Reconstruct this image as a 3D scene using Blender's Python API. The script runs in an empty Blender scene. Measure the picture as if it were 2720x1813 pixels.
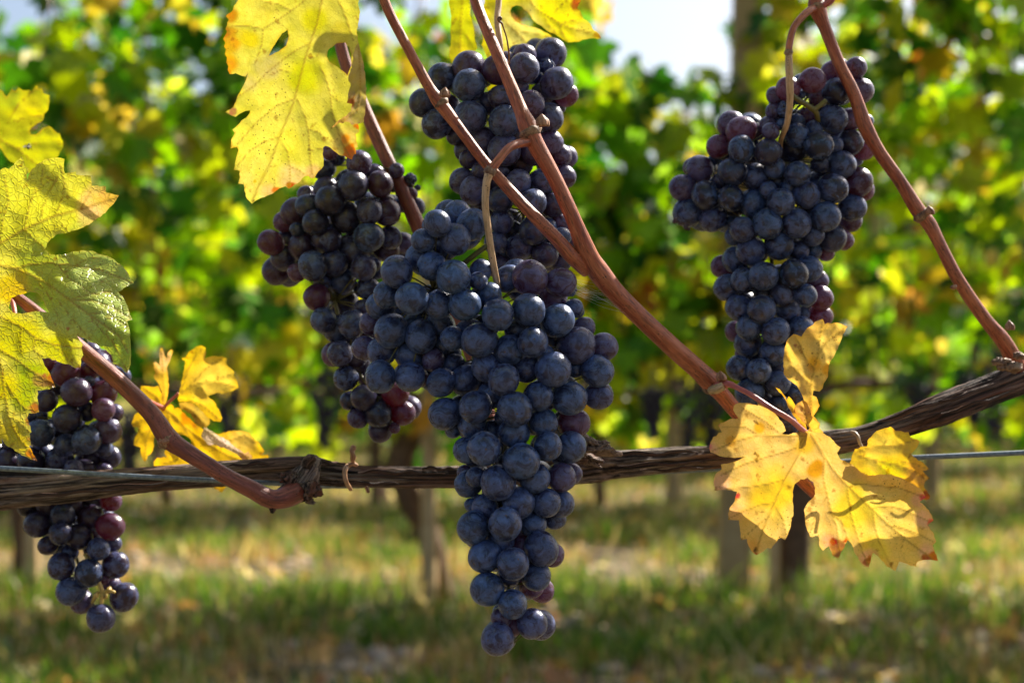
import bpy, math, random
import numpy as np
from mathutils import Vector, Matrix, noise
from mathutils.geometry import delaunay_2d_cdt

sc = bpy.context.scene
R = math.radians
rng = random.Random(7)

# ------------------------------------------------------------------ camera
FPX = 3778.0                       # focal length in pixels of the 2720 px wide photograph (50 mm on 36 mm)
CAM_H = 0.62
PITCH = R(1.5)
cam_data = bpy.data.cameras.new("camera")
cam = bpy.data.objects.new("camera", cam_data)
sc.collection.objects.link(cam)
cam_data.lens = 50
cam_data.sensor_width = 36
cam_data.clip_start = 0.02
cam_data.clip_end = 6000
cam.location = (0, 0, CAM_H)
cam.rotation_euler = (R(90) + PITCH, 0, 0)
cam_data.dof.use_dof = True
cam_data.dof.focus_distance = 0.655
cam_data.dof.aperture_fstop = 7.6
cam_data.dof.aperture_blades = 9
sc.camera = cam

# ------------------------------------------------------------------ light
SUN_EL, SUN_AZ = R(44), R(46)      # azimuth measured from +Y towards +X
world = bpy.data.worlds.new("World")
sc.world = world
world.use_nodes = True
wn = world.node_tree
wn.nodes.clear()
sky = wn.nodes.new("ShaderNodeTexSky")
sky.sky_type = 'NISHITA'
sky.sun_disc = False
sky.sun_elevation = SUN_EL
sky.sun_rotation = SUN_AZ
sky.air_density = 1.0
sky.dust_density = 3.5
sky.ozone_density = 1.0
bg = wn.nodes.new("ShaderNodeBackground")
bg.inputs['Strength'].default_value = 0.075
wo = wn.nodes.new("ShaderNodeOutputWorld")
wn.links.new(sky.outputs[0], bg.inputs['Color'])
wn.links.new(bg.outputs[0], wo.inputs['Surface'])
sun_data = bpy.data.lights.new("sun", 'SUN')
sun_data.energy = 5.0
sun_data.angle = R(0.5)
sun_data.color = (1.0, 0.93, 0.82)
sun = bpy.data.objects.new("sun", sun_data)
sc.collection.objects.link(sun)
sdir = Vector((math.sin(SUN_AZ) * math.cos(SUN_EL), math.cos(SUN_AZ) * math.cos(SUN_EL), math.sin(SUN_EL)))
sun.rotation_euler = sdir.to_track_quat('Z', 'Y').to_euler()
sun.location = sdir * 30

sc.view_settings.view_transform = 'Standard'
sc.view_settings.look = 'None'
sc.view_settings.exposure = 1.28
sc.view_settings.gamma = 1.0
sc.view_settings.use_curve_mapping = False
cy = sc.cycles
cy.use_denoising = True
cy.max_bounces = 8
cy.diffuse_bounces = 5
cy.glossy_bounces = 3
cy.transmission_bounces = 4
cy.transparent_max_bounces = 8
cy.sample_clamp_indirect = 6
cy.caustics_reflective = False
cy.caustics_refractive = False
sc.render.film_transparent = False

# ------------------------------------------------------------------ helpers
CF = Vector((0, math.cos(PITCH), math.sin(PITCH)))
CU = Vector((0, -math.sin(PITCH), math.cos(PITCH)))
CR = Vector((1, 0, 0))
CC = Vector((0, 0, CAM_H))


def P(x, y, d):
    """place a point seen at (x, y) in the photograph at its own distance d"""
    x, y, d = float(x), float(y), float(d)
    return CC + d * (CF + CR * ((x - 1360.0) / FPX) + CU * ((906.5 - y) / FPX))


def px(n, d):
    return n * d / FPX


def tag(o, label=None, cat=None, group=None, kind=None):
    if label: o['label'] = label
    if cat: o['category'] = cat
    if group: o['group'] = group
    if kind: o['kind'] = kind
    return o


def link(o, parent=None):
    sc.collection.objects.link(o)
    if parent is not None:
        o.parent = parent
        par = Matrix.Identity(4)
        pp = parent
        while pp is not None:
            par = pp.matrix_parent_inverse @ pp.matrix_basis @ par
            pp = pp.parent
        o.matrix_parent_inverse = par.inverted()
    return o


def empty(name, loc=(0, 0, 0)):
    o = bpy.data.objects.new(name, None)
    o.empty_display_size = 0.05
    o.location = loc
    sc.collection.objects.link(o)
    return o


def mesh(name, verts, faces, mat=None, smooth=True, attrs=None):
    me = bpy.data.meshes.new(name)
    me.from_pydata([tuple(v) for v in verts], [], [tuple(f) for f in faces])
    if smooth:
        me.polygons.foreach_set('use_smooth', [True] * len(me.polygons))
    if attrs:
        for k, (typ, data) in attrs.items():
            a = me.attributes.new(k, typ, 'POINT')
            key = {'FLOAT': 'value', 'FLOAT_VECTOR': 'vector', 'FLOAT_COLOR': 'color'}[typ]
            a.data.foreach_set(key, np.asarray(data, dtype=np.float32).ravel())
    if mat: me.materials.append(mat)
    me.update()
    return me


def obj(name, me, parent=None):
    return link(bpy.data.objects.new(name, me), parent)


class MB:
    """collects tubes and lumps as one mesh, carrying a per-vertex coordinate along the grain"""
    def __init__(s):
        s.v, s.f, s.tc = [], [], []

    def tube(s, pts, rad, seg=12, step=0.004, disp=None, cap=True, cr=True):
        pts = [Vector(p) for p in pts]
        if len(rad) != len(pts): rad = [rad[0] + (rad[-1] - rad[0]) * i / (len(pts) - 1) for i in range(len(pts))]
        path = []
        if cr and len(pts) > 2:
            ext = [pts[0] * 2 - pts[1]] + pts + [pts[-1] * 2 - pts[-2]]
            for i in range(len(pts) - 1):
                p0, p1, p2, p3 = ext[i:i + 4]
                n = max(2, int((p2 - p1).length / step))
                for k in range(n):
                    t = k / n
                    q = 0.5 * ((2 * p1) + (p2 - p0) * t + (2 * p0 - 5 * p1 + 4 * p2 - p3) * t * t + (3 * p1 - p0 - 3 * p2 + p3) * t ** 3)
                    tt = t * t * (3 - 2 * t)
                    path.append((q, rad[i] * (1 - tt) + rad[i + 1] * tt))
            path.append((pts[-1], rad[-1]))
        else:
            for i in range(len(pts) - 1):
                n = max(1, int((pts[i + 1] - pts[i]).length / step))
                for k in range(n):
                    t = k / n
                    path.append((pts[i].lerp(pts[i + 1], t), rad[i] + (rad[i + 1] - rad[i]) * t))
            path.append((pts[-1], rad[-1]))
        up = None
        L = 0.0
        base = len(s.v)
        n = len(path)
        prev = None
        off = rng.uniform(0, 50)
        for i, (p, r) in enumerate(path):
            t = (path[min(i + 1, n - 1)][0] - path[max(i - 1, 0)][0])
            t = t.normalized() if t.length > 1e-9 else Vector((0, 0, 1))
            if up is None:
                up = t.orthogonal().normalized()
            up = (up - t * up.dot(t)).normalized()
            side = t.cross(up)
            if prev is not None: L += (p - prev).length
            prev = p
            for k in range(seg):
                a = 2 * math.pi * k / seg
                rr = r
                if disp: rr = r * disp(a, L + off, r)
                s.v.append(p + (up * math.cos(a) + side * math.sin(a)) * rr)
                s.tc.append((math.cos(a) * r, math.sin(a) * r, L + off))
        for i in range(n - 1):
            for k in range(seg):
                a, b = base + i * seg + k, base + i * seg + (k + 1) % seg
                s.f.append((a, b, b + seg, a + seg))
        if cap:
            s.f.append(tuple(base + k for k in reversed(range(seg))))
            s.f.append(tuple(base + (n - 1) * seg + k for k in range(seg)))

    def lump(s, c, r, rough=0.25, seg=14, rings=9, scale=(1, 1, 1), q=None, freq=1.6):
        base = len(s.v)
        c = Vector(c)
        off = Vector((rng.uniform(0, 99), rng.uniform(0, 99), rng.uniform(0, 99)))
        for i in range(rings + 1):
            th = math.pi * i / rings
            for k in range(seg):
                a = 2 * math.pi * k / seg
                d = Vector((math.sin(th) * math.cos(a), math.sin(th) * math.sin(a), math.cos(th)))
                rr = r * (1 + rough * noise.noise(d * freq + off) + rough * .7 * abs(noise.noise(d * freq * 2.3 + off)) + rough * .35 * noise.noise(d * freq * 6 + off))
                e = Vector((d.x * scale[0], d.y * scale[1], d.z * scale[2])) * rr
                if q is not None: e = q @ e
                s.v.append(c + e)
                s.tc.append(tuple(d * r + off * .1))
        for i in range(rings):
            for k in range(seg):
                a, b = base + i * seg + k, base + i * seg + (k + 1) % seg
                s.f.append((a, a + seg, b + seg, b))

    def box(s, c, size, rz=0.0):
        base = len(s.v)
        m = Matrix.Rotation(rz, 3, 'Z')
        for dx in (-.5, .5):
            for dy in (-.5, .5):
                for dz in (-.5, .5):
                    s.v.append(Vector(c) + m @ Vector((dx * size[0], dy * size[1], dz * size[2])))
                    s.tc.append((dx * size[0], dy * size[1], dz * size[2]))
        for f in ((0, 1, 3, 2), (4, 6, 7, 5), (0, 4, 5, 1), (2, 3, 7, 6), (0, 2, 6, 4), (1, 5, 7, 3)):
            s.f.append(tuple(base + i for i in f))

    def build(s, name, mat, parent=None, smooth=True, origin=None):
        o = Vector(origin) if origin is not None else Vector((0, 0, 0))
        v = [p - o for p in s.v]
        me = mesh(name, v, s.f, mat, smooth, {'tc': ('FLOAT_VECTOR', s.tc)})
        ob = bpy.data.objects.new(name, me)
        ob.location = o
        link(ob, parent)
        if parent is not None:
            return ob
        return ob


# ------------------------------------------------------------------ materials
def newmat(name):
    m = bpy.data.materials.new(name)
    m.use_nodes = True
    nt = m.node_tree
    nt.nodes.clear()
    out = nt.nodes.new('ShaderNodeOutputMaterial')

    def N(t, **kw):
        n = nt.nodes.new(t)
        for k, v in kw.items():
            if k.startswith('i_'):
                n.inputs[k[2:].replace('_', ' ')].default_value = v
            else:
                setattr(n, k, v)
        return n

    def Lk(a, b): nt.links.new(a, b)

    def mix(fac, a, b, blend='MIX'):
        n = nt.nodes.new('ShaderNodeMix')
        n.data_type = 'RGBA'
        n.blend_type = blend
        n.clamp_factor = True
        for s_, val in ((n.inputs[0], fac), (n.inputs[6], a), (n.inputs[7], b)):
            if hasattr(val, 'links') or isinstance(val, bpy.types.NodeSocket): Lk(val, s_)
            elif isinstance(val, (int, float)): s_.default_value = val
            else: s_.default_value = (*val, 1) if len(val) == 3 else val
        return n.outputs[2]

    def math_(op, a, b=None, c=None, clamp=False):
        n = nt.nodes.new('ShaderNodeMath')
        n.operation = op
        n.use_clamp = clamp
        for i, val in enumerate((a, b, c)):
            if val is None: continue
            if isinstance(val, bpy.types.NodeSocket): Lk(val, n.inputs[i])
            else: n.inputs[i].default_value = val
        return n.outputs[0]

    def ramp(fac, stops, interp='LINEAR'):
        n = nt.nodes.new('ShaderNodeValToRGB')
        n.color_ramp.interpolation = interp
        el = n.color_ramp.elements
        while len(el) < len(stops): el.new(0.5)
        for e, (p, c) in zip(el, stops):
            e.position = p
            e.color = (c, c, c, 1) if isinstance(c, (int, float)) else (*c, 1)
        Lk(fac, n.inputs[0])
        return n.outputs[0]

    def noise_(vec, scale, detail=3, rough=.5, dist=0):
        n = N('ShaderNodeTexNoise')
        n.inputs['Scale'].default_value = scale
        n.inputs['Detail'].default_value = detail
        n.inputs['Roughness'].default_value = rough
        n.inputs['Distortion'].default_value = dist
        if vec is not None: Lk(vec, n.inputs['Vector'])
        return n.outputs[0]

    def vor(vec, scale, feature='F1'):
        n = N('ShaderNodeTexVoronoi', feature=feature)
        n.inputs['Scale'].default_value = scale
        if vec is not None: Lk(vec, n.inputs['Vector'])
        return n.outputs['Distance']

    def vmul(vec, s_):
        n = nt.nodes.new('ShaderNodeVectorMath')
        n.operation = 'MULTIPLY'
        Lk(vec, n.inputs[0])
        n.inputs[1].default_value = s_
        return n.outputs[0]

    def vadd(a, b):
        n = nt.nodes.new('ShaderNodeVectorMath')
        n.operation = 'ADD'
        Lk(a, n.inputs[0])
        Lk(b, n.inputs[1])
        return n.outputs[0]

    def bump(h, strength, dist, normal=None):
        n = N('ShaderNodeBump')
        n.inputs['Strength'].default_value = strength
        n.inputs['Distance'].default_value = dist
        Lk(h, n.inputs['Height'])
        if normal is not None: Lk(normal, n.inputs['Normal'])
        return n.outputs[0]

    def attr(name, out='Color'):
        n = N('ShaderNodeAttribute', attribute_name=name)
        return n.outputs[out]

    def pbsdf(**kw):
        n = N('ShaderNodeBsdfPrincipled')
        for k, v in kw.items():
            s_ = n.inputs[k.replace('_', ' ')]
            if isinstance(v, bpy.types.NodeSocket): Lk(v, s_)
            elif isinstance(v, (tuple, list)): s_.default_value = (*v, 1) if len(v) == 3 and s_.type == 'RGBA' else v
            else: s_.default_value = v
        return n
    K = dict(m=m, nt=nt, out=out, N=N, L=Lk, mix=mix, math=math_, ramp=ramp, noise=noise_, vor=vor, vmul=vmul,
             vadd=vadd, bump=bump, attr=attr, pbsdf=pbsdf)
    return type('K', (), {k: staticmethod(v) if callable(v) and k not in ('m',) else v for k, v in K.items()})


def mat_berry():
    k = newmat('berry_skin')
    oi = k.N('ShaderNodeObjectInfo')
    tc = k.N('ShaderNodeTexCoord').outputs['Object']
    cmb = k.N('ShaderNodeCombineXYZ')
    for i, f in enumerate((37.0, 91.0, 53.0)):
        k.L(k.math('MULTIPLY', oi.outputs['Random'], f), cmb.inputs[i])
    v = k.vadd(tc, cmb.outputs[0])
    sep = k.N('ShaderNodeSeparateColor')
    k.L(oi.outputs['Color'], sep.inputs[0])
    red, bloomK, wear = sep.outputs[0], sep.outputs[1], sep.outputs[2]
    skin = k.mix(red, (0.006, 0.008, 0.018), (0.075, 0.008, 0.018))
    mott = k.noise(v, 2.2, 4, .6)
    bloomc = k.mix(red, (0.086, 0.165, 0.380), (0.240, 0.128, 0.250))
    patch = k.ramp(k.noise(v, 1.5, 4, .65, 1.2), ((.34, 1.0), (.62, .18)))
    amt = k.math('MULTIPLY', bloomK, patch)
    # rubbed or scarred areas, more on worn berries
    rub = k.noise(v, 1.7, 2, .5, .6)
    thr = k.math('SUBTRACT', 0.70, k.math('MULTIPLY', wear, 0.30))
    rubm = k.math('SMOOTH_MIN', k.math('MULTIPLY', k.math('SUBTRACT', rub, thr), 14.0), 1.0, .1)
    rubm = k.math('MAXIMUM', rubm, 0.0, clamp=True)
    amt = k.math('MULTIPLY', amt, k.math('SUBTRACT', 1.0, k.math('MULTIPLY', rubm, .82)))
    amt = k.math('MULTIPLY', amt, k.ramp(mott, ((.3, .62), (.7, 1.0))))
    # fine dark dots of the skin through the bloom
    d1 = k.ramp(k.vor(v, 12.0), ((.12, .1), (.27, 1.0)))
    dm = k.ramp(k.noise(v, 3.0, 2), ((.42, 0.0), (.6, 1.0)))
    d2 = k.ramp(k.vor(v, 22.0), ((.18, .3), (.34, 1.0)))
    d2m = k.mix(dm, (1, 1, 1), d2)
    amt2 = k.math('MULTIPLY', amt, d1)
    col = k.mix(amt2, skin, bloomc)
    col = k.mix(1.0, col, d2m, 'MULTIPLY')
    # stylar scar at the berry's tip
    sp = k.N('ShaderNodeSeparateXYZ')
    k.L(tc, sp.inputs[0])
    rr = k.math('SQRT', k.math('ADD', k.math('POWER', sp.outputs[0], 2.0), k.math('POWER', sp.outputs[1], 2.0)))
    tip = k.math('MULTIPLY', k.math('LESS_THAN', rr, 0.055), k.math('LESS_THAN', sp.outputs[2], 0.0))
    col = k.mix(tip, col, (0.10, 0.055, 0.03))
    rough = k.mix(amt2, (.20, .20, .20), (.46, .46, .46))
    bm = k.bump(k.noise(v, 9.0, 3), .12, .03)
    b = k.pbsdf(Base_Color=col, Roughness=rough, Specular_IOR_Level=.45, Normal=bm)
    b.inputs['Sheen Weight'].default_value = 0.075
    b.inputs['Sheen Roughness'].default_value = 0.35
    b.inputs['Sheen Tint'].default_value = (0.75, 0.8, 1.0, 1)
    tr = k.N('ShaderNodeBsdfTranslucent')
    tr.inputs['Color'].default_value = (0.75, 0.03, 0.05, 1)
    ms = k.N('ShaderNodeMixShader')
    k.L(k.math('MULTIPLY', red, 0.22), ms.inputs[0])
    k.L(b.outputs[0], ms.inputs[1])
    k.L(tr.outputs[0], ms.inputs[2])
    k.L(ms.outputs[0], k.out.inputs[0])
    return k.m


def mat_cane(name, c1, c2, dark=(0.06, 0.02, 0.012), speck=True, rough=.43, stretch=.12, freq=900):
    k = newmat(name)
    tc = k.attr('tc', 'Vector')
    vs = k.vmul(tc, (1, 1, stretch))
    st = k.noise(vs, freq * 1.5, 4, .6)
    st2 = k.noise(vs, freq * .35, 3, .55)
    big = k.noise(k.vmul(tc, (1, 1, .6)), 60, 3, .6)
    col = k.mix(k.ramp(st2, ((.35, 0), (.65, 1))), c1, c2)
    col = k.mix(k.ramp(st, ((.36, .7), (.5, 0.0))), col, dark)
    col = k.mix(k.ramp(st, ((.58, 0.0), (.72, .5))), col, tuple(min(1, c * 1.6 + .05) for c in c2))
    col = k.mix(k.ramp(big, ((.55, 0.0), (.8, .5))), col, tuple(min(1, c * 1.5 + .02) for c in c2))
    if speck:
        sp = k.ramp(k.vor(tc, 620), ((.14, .9), (.24, 0.0)))
        sm = k.ramp(k.noise(tc, 160, 2), ((.46, 0), (.56, 1)))
        col = k.mix(k.math('MULTIPLY', sp, sm), col, (0.02, 0.010, 0.008))
    bm = k.bump(st, .6, .0006)
    b = k.pbsdf(Base_Color=col, Roughness=rough, Specular_IOR_Level=.5, Normal=bm)
    k.L(b.outputs[0], k.out.inputs[0])
    return k.m


def mat_bark():
    k = newmat('old_bark')
    tc = k.attr('tc', 'Vector')
    vs = k.vmul(tc, (1, 1, .035))
    a = k.noise(vs, 420, 6, .7)
    b_ = k.noise(vs, 120, 4, .6)
    c_ = k.noise(k.vmul(tc, (1, 1, .25)), 45, 4, .6)
    fib = k.noise(vs, 1100, 3, .6)
    col = k.mix(k.ramp(b_, ((.35, 0), (.6, 1))), (0.170, 0.055, 0.030), (0.175, 0.120, 0.090))
    col = k.mix(k.ramp(c_, ((.46, 0), (.64, .8))), col, (0.40, 0.33, 0.27))
    col = k.mix(k.ramp(a, ((.42, 1.0), (.52, 0.0))), col, (0.010, 0.006, 0.005))
    col = k.mix(k.ramp(fib, ((.36, .85), (.52, 0.0))), col, (0.022, 0.012, 0.009))
    h = k.math('ADD', k.math('MULTIPLY', a, 1.0), k.math('MULTIPLY', fib, .35))
    bm = k.bump(h, 1.0, .0024)
    b = k.pbsdf(Base_Color=col, Roughness=.72, Specular_IOR_Level=.35, Normal=bm)
    k.L(b.outputs[0], k.out.inputs[0])
    return k.m


def mat_leaf(name, spec_rough=.42, transl=.52, quilt=1.0, b1=(0.42, 0.46, 0.025), b2=(0.55, 0.42, 0.02)):
    """foreground leaf: colour and vein position come with the mesh"""
    k = newmat(name)
    tint = k.attr('tint')
    vein = k.attr('vein', 'Fac')
    tc = k.N('ShaderNodeTexCoord').outputs['Object']
    wob = k.N('ShaderNodeTexNoise')
    wob.inputs['Scale'].default_value = 120
    k.L(tc, wob.inputs['Vector'])
    tcw = k.vadd(tc, k.vmul(wob.outputs['Color'], (.004, .004, .004)))
    ret = k.vor(tcw, 330 if quilt > 1.5 else 430, 'DISTANCE_TO_EDGE')
    ret2 = k.vor(tc, 900, 'DISTANCE_TO_EDGE')
    net = k.ramp(ret, ((.0, 1.0), (.07, 0.0)))
    net2 = k.ramp(ret2, ((.0, 1.0), (.10, 0.0)))
    blot = k.noise(tc, 55, 5, .65)
    col = k.mix(k.ramp(blot, ((.34, .5), (.6, 0.0))), tint, b1)
    col = k.mix(k.ramp(k.noise(tc, 210, 3, .6), ((.35, .2), (.6, 0.0))), col, b2)
    col = k.mix(k.math('MULTIPLY', net, .26), col, (0.5, 0.36, 0.03))
    col = k.mix(k.math('MULTIPLY', net2, .16), col, (0.40, 0.27, 0.03))
    col = k.mix(k.math('MULTIPLY', vein, .72), col, (0.36, 0.22, 0.04))
    sp = k.ramp(k.vor(tc, 560), ((.13, .85), (.22, 0.0)))
    sm = k.ramp(k.noise(tc, 45, 4, .7), ((.52, 0), (.62, 1)))
    col = k.mix(k.math('MULTIPLY', sp, sm), col, (0.05, 0.018, 0.008))
    sp2 = k.ramp(k.noise(tc, 200, 3), ((.64, 0.0), (.72, .6)))
    col = k.mix(sp2, col, (0.28, 0.10, 0.015))
    h = k.math('ADD', k.math('MULTIPLY', k.math('MINIMUM', ret, .14), 5.0 * quilt), k.math('MULTIPLY', vein, -1.2))
    h = k.math('ADD', h, k.math('MULTIPLY', k.math('MINIMUM', ret2, .15), 1.0))
    bm = k.bump(h, .20 if quilt < 1.5 else .5, .0004 * quilt)
    b = k.pbsdf(Base_Color=col, Roughness=spec_rough, Specular_IOR_Level=.45, Normal=bm)
    tr = k.N('ShaderNodeBsdfTranslucent')
    hs = k.N('ShaderNodeHueSaturation')
    hs.inputs['Saturation'].default_value = 1.07
    hs.inputs['Value'].default_value = 0.80
    k.L(col, hs.inputs['Color'])
    k.L(hs.outputs[0], tr.inputs['Color'])
    k.L(bm, tr.inputs['Normal'])
    ms = k.N('ShaderNodeMixShader')
    ms.inputs[0].default_value = transl
    k.L(b.outputs[0], ms.inputs[1])
    k.L(tr.outputs[0], ms.inputs[2])
    k.L(ms.outputs[0], k.out.inputs[0])
    return k.m


def mat_farleaf():
    k = newmat('vine_leaf')
    oi = k.N('ShaderNodeObjectInfo')
    vein = k.attr('vein', 'Fac')
    tc = k.N('ShaderNodeTexCoord').outputs['Object']
    base = oi.outputs['Color']
    n1 = k.ramp(k.noise(tc, 25, 3), ((.3, .75), (.7, 1.1)))
    col = k.mix(1.0, base, n1, 'MULTIPLY')
    col = k.mix(k.math('MULTIPLY', vein, .35), col, (0.6, 0.62, 0.25))
    refl = k.mix(1.0, col, (.14, .20, .10), 'MULTIPLY')
    b = k.pbsdf(Base_Color=refl, Roughness=.36, Specular_IOR_Level=.35)
    tr = k.N('ShaderNodeBsdfTranslucent')
    k.L(col, tr.inputs['Color'])
    ms = k.N('ShaderNodeMixShader')
    ms.inputs[0].default_value = .68
    k.L(b.outputs[0], ms.inputs[1])
    k.L(tr.outputs[0], ms.inputs[2])
    k.L(ms.outputs[0], k.out.inputs[0])
    return k.m


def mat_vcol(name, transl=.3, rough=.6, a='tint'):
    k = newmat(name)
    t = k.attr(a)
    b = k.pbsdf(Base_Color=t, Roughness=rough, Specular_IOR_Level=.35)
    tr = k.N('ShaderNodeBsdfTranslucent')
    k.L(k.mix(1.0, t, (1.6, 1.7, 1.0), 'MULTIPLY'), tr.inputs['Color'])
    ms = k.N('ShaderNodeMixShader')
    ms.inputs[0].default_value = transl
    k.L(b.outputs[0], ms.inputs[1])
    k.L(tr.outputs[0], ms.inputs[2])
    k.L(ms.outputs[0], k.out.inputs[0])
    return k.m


def mat_simple(name, c1, c2, scale=30, rough=.7, bumpd=.002, metal=0.0, transl=0.0):
    k = newmat(name)
    tc = k.N('ShaderNodeTexCoord').outputs['Object']
    n = k.noise(tc, scale, 5, .6)
    n2 = k.noise(tc, scale * 6, 3, .6)
    col = k.mix(k.ramp(n, ((.3, 0), (.7, 1))), c1, c2)
    col = k.mix(k.ramp(n2, ((.3, .4), (.55, 0.0))), col, tuple(c * .35 for c in c1))
    bm = k.bump(n, .6, bumpd)
    b = k.pbsdf(Base_Color=col, Roughness=rough, Metallic=metal, Normal=bm)
    if transl:
        tr = k.N('ShaderNodeBsdfTranslucent')
        k.L(col, tr.inputs['Color'])
        ms = k.N('ShaderNodeMixShader')
        ms.inputs[0].default_value = transl
        k.L(b.outputs[0], ms.inputs[1])
        k.L(tr.outputs[0], ms.inputs[2])
        k.L(ms.outputs[0], k.out.inputs[0])
    else:
        k.L(b.outputs[0], k.out.inputs[0])
    return k.m


def mat_ground():
    k = newmat('ground')
    tc = k.N('ShaderNodeNewGeometry').outputs['Position']
    n1 = k.noise(k.vmul(tc, (.6, 1.6, 1)), 1.3, 4, .6)
    n2 = k.noise(tc, 14, 5, .65)
    n3 = k.noise(tc, 90, 4, .6)
    soil = k.mix(n2, (0.12, 0.08, 0.05), (0.34, 0.25, 0.175))
    turf = k.mix(n2, (0.045, 0.050, 0.018), (0.14, 0.11, 0.045))
    col = k.mix(k.ramp(n1, ((.47, 0), (.58, 1))), turf, soil)
    col = k.mix(k.ramp(n3, ((.3, .5), (.6, 0.0))), col, (0.05, 0.04, 0.028))
    bm = k.bump(k.math('ADD', n2, k.math('MULTIPLY', n3, .4)), .8, .03)
    b = k.pbsdf(Base_Color=col, Roughness=.9, Specular_IOR_Level=.2, Normal=bm)
    k.L(b.outputs[0], k.out.inputs[0])
    return k.m


M = dict(
    berry=mat_berry(),
    cane=mat_cane('cane_bark', (0.28, 0.055, 0.020), (0.44, 0.140, 0.060)),
    cane_dark=mat_cane('cane_bark_dark', (0.15, 0.030, 0.020), (0.28, 0.080, 0.048)),
    stem=mat_cane('green_stem', (0.50, 0.31, 0.15), (0.60, 0.40, 0.24), dark=(.2, .13, .05), rough=.5),
    stemg=mat_cane('rachis_green', (0.06, 0.065, 0.014), (0.17, 0.14, 0.025), dark=(.12, .1, .03), rough=.5),
    petiole=mat_cane('petiole_pink', (0.42, 0.085, 0.080), (0.56, 0.19, 0.15), dark=(.16, .03, .02), speck=False, rough=.4),
    bark=mat_bark(),
    leaf=mat_leaf('autumn_leaf'),
    gold=mat_leaf('golden_leaf', b1=(.84, .46, .06), b2=(.80, .42, .07), transl=.55),
    leafg=mat_leaf('leathery_leaf', spec_rough=.33, transl=.42, quilt=1.9),
    farleaf=mat_farleaf(),
    farvcol=mat_vcol('vine_leaf_mass', transl=.5, rough=.5),
    grass=mat_vcol('grass_blade', transl=.35, rough=.5),
    dry=mat_simple('dry_leaf', (0.30, 0.15, 0.07), (0.50, 0.33, 0.20), 120, .6, .0005, transl=.2),
    wire=mat_simple('galvanised_wire', (0.10, 0.13, 0.16), (0.24, 0.29, 0.33), 400, .45, .0001, .6),
    wood=mat_simple('stake_wood', (0.46, 0.29, 0.12), (0.64, 0.45, 0.23), 30, .8, .003),
    concrete=mat_simple('post_concrete', (0.36, 0.24, 0.10), (0.50, 0.36, 0.18), 20, .85, .003),
    farbark=mat_simple('trunk_bark', (0.07, 0.034, 0.016), (0.20, 0.110, 0.055), 40, .85, .006),
    ground=mat_ground(),
    web=mat_simple('cobweb', (.8, .8, .8), (.9, .9, .9), 10, .5, 0.0, transl=.4),
    fly=mat_simple('insect', (.02, .02, .02), (.05, .04, .03), 200, .4, 0.0),
    deadfly=mat_simple('shrivelled', (.03, .015, .02), (.09, .05, .06), 200, .5, .001),
)
# ------------------------------------------------------------------ ground
def ground_z(x, y):
    s = min(1.0, max(0.0, (60.0 - y) / 40.0)) if y > 0 else 1.0
    return s * (0.018 * noise.noise(Vector((x * 1.1, y * 1.3, 0))) + 0.008 * noise.noise(Vector((x * 5, y * 5, 3))))


def make_ground():
    xs = sorted(set([-3000, -600, -150, -50, -20] + [-8 + .12 * i for i in range(134)] + [20, 50, 150, 600, 3000]))
    ys = sorted(set([-3000, -300, -60, -20, -8, -3] + [-1 + .12 * i for i in range(150)] + [20, 24, 30, 60, 150, 600, 3500]))
    v = [(x, y, ground_z(x, y)) for y in ys for x in xs]
    nx = len(xs)
    f = [(j * nx + i, j * nx + i + 1, (j + 1) * nx + i + 1, (j + 1) * nx + i) for j in range(len(ys) - 1) for i in range(nx - 1)]
    o = obj('ground', mesh('ground', v, f, M['ground']))
    tag(o, kind='structure')


make_ground()

# ------------------------------------------------------------------ background leaves
LOBES = ((90, 1.0, 22), (38, .86, 20), (142, .86, 20), (-18, .66, 24), (198, .66, 24))


def leaf_radius(a, wob):
    r = .40
    for ang, ln, w in LOBES:
        d = (a - ang + 180) % 360 - 180
        r = max(r, .40 + (ln - .40) * math.exp(-(d / (w * .95)) ** 2))
    d = (a - 270 + 180) % 360 - 180
    r *= 1 - .88 * math.exp(-(d / 16) ** 2)
    r *= 1 + .07 * math.sin(R(a) * 19 + wob) + .04 * math.sin(R(a) * 31 + wob * 2)
    return r


def leaf_geo(seed, fold, curl):
    rg = random.Random(seed)
    n = 44
    wob = rg.uniform(0, 6)
    v, f, vn = [(0, 0, 0)], [], [1.0]

    def z(x, y):
        return (-fold * abs(x) + curl * (x * x + y * y) * .5 + .07 * math.sin(3.1 * x + wob) * math.cos(2.7 * y + wob * 2)
                + .05 * noise.noise(Vector((x * 3, y * 3, seed))))
    for ring in (.5, 1.0):
        for i in range(n):
            a = 360 * i / n
            r = leaf_radius(a, wob) * ring
            x, y = r * math.cos(R(a)), r * math.sin(R(a))
            v.append((x, y, z(x, y)))
            vd = min(abs((a - l[0] + 180) % 360 - 180) for l in LOBES)
            vn.append(1.0 if vd < 5 else 0.0)
    for i in range(n):
        j = (i + 1) % n
        f.append((0, 1 + i, 1 + j))
        f.append((1 + i, 1 + n + i, 1 + n + j, 1 + j))
    # the leaf stalk, a thin flat strip at the leaf's base
    b = len(v)
    for (x, y, zz) in ((-.012, -.02, 0), (.012, -.02, 0), (.015, -.55, .12), (-.015, -.55, .12)):
        v.append((x, y, zz)); vn.append(1.0)
    f.append((b, b + 1, b + 2, b + 3))
    return v, f, vn


LEAVES = []
for s_ in range(7):
    v, f, vn = leaf_geo(s_ + 1, (.1, .35, .2, -.15, .3, .5, .05)[s_], (.2, -.35, .3, .5, -.2, .1, -.5)[s_])
    LEAVES.append((v, f, mesh('leaf', v, f, M['farleaf'], True, {'vein': ('FLOAT', vn)})))

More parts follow.
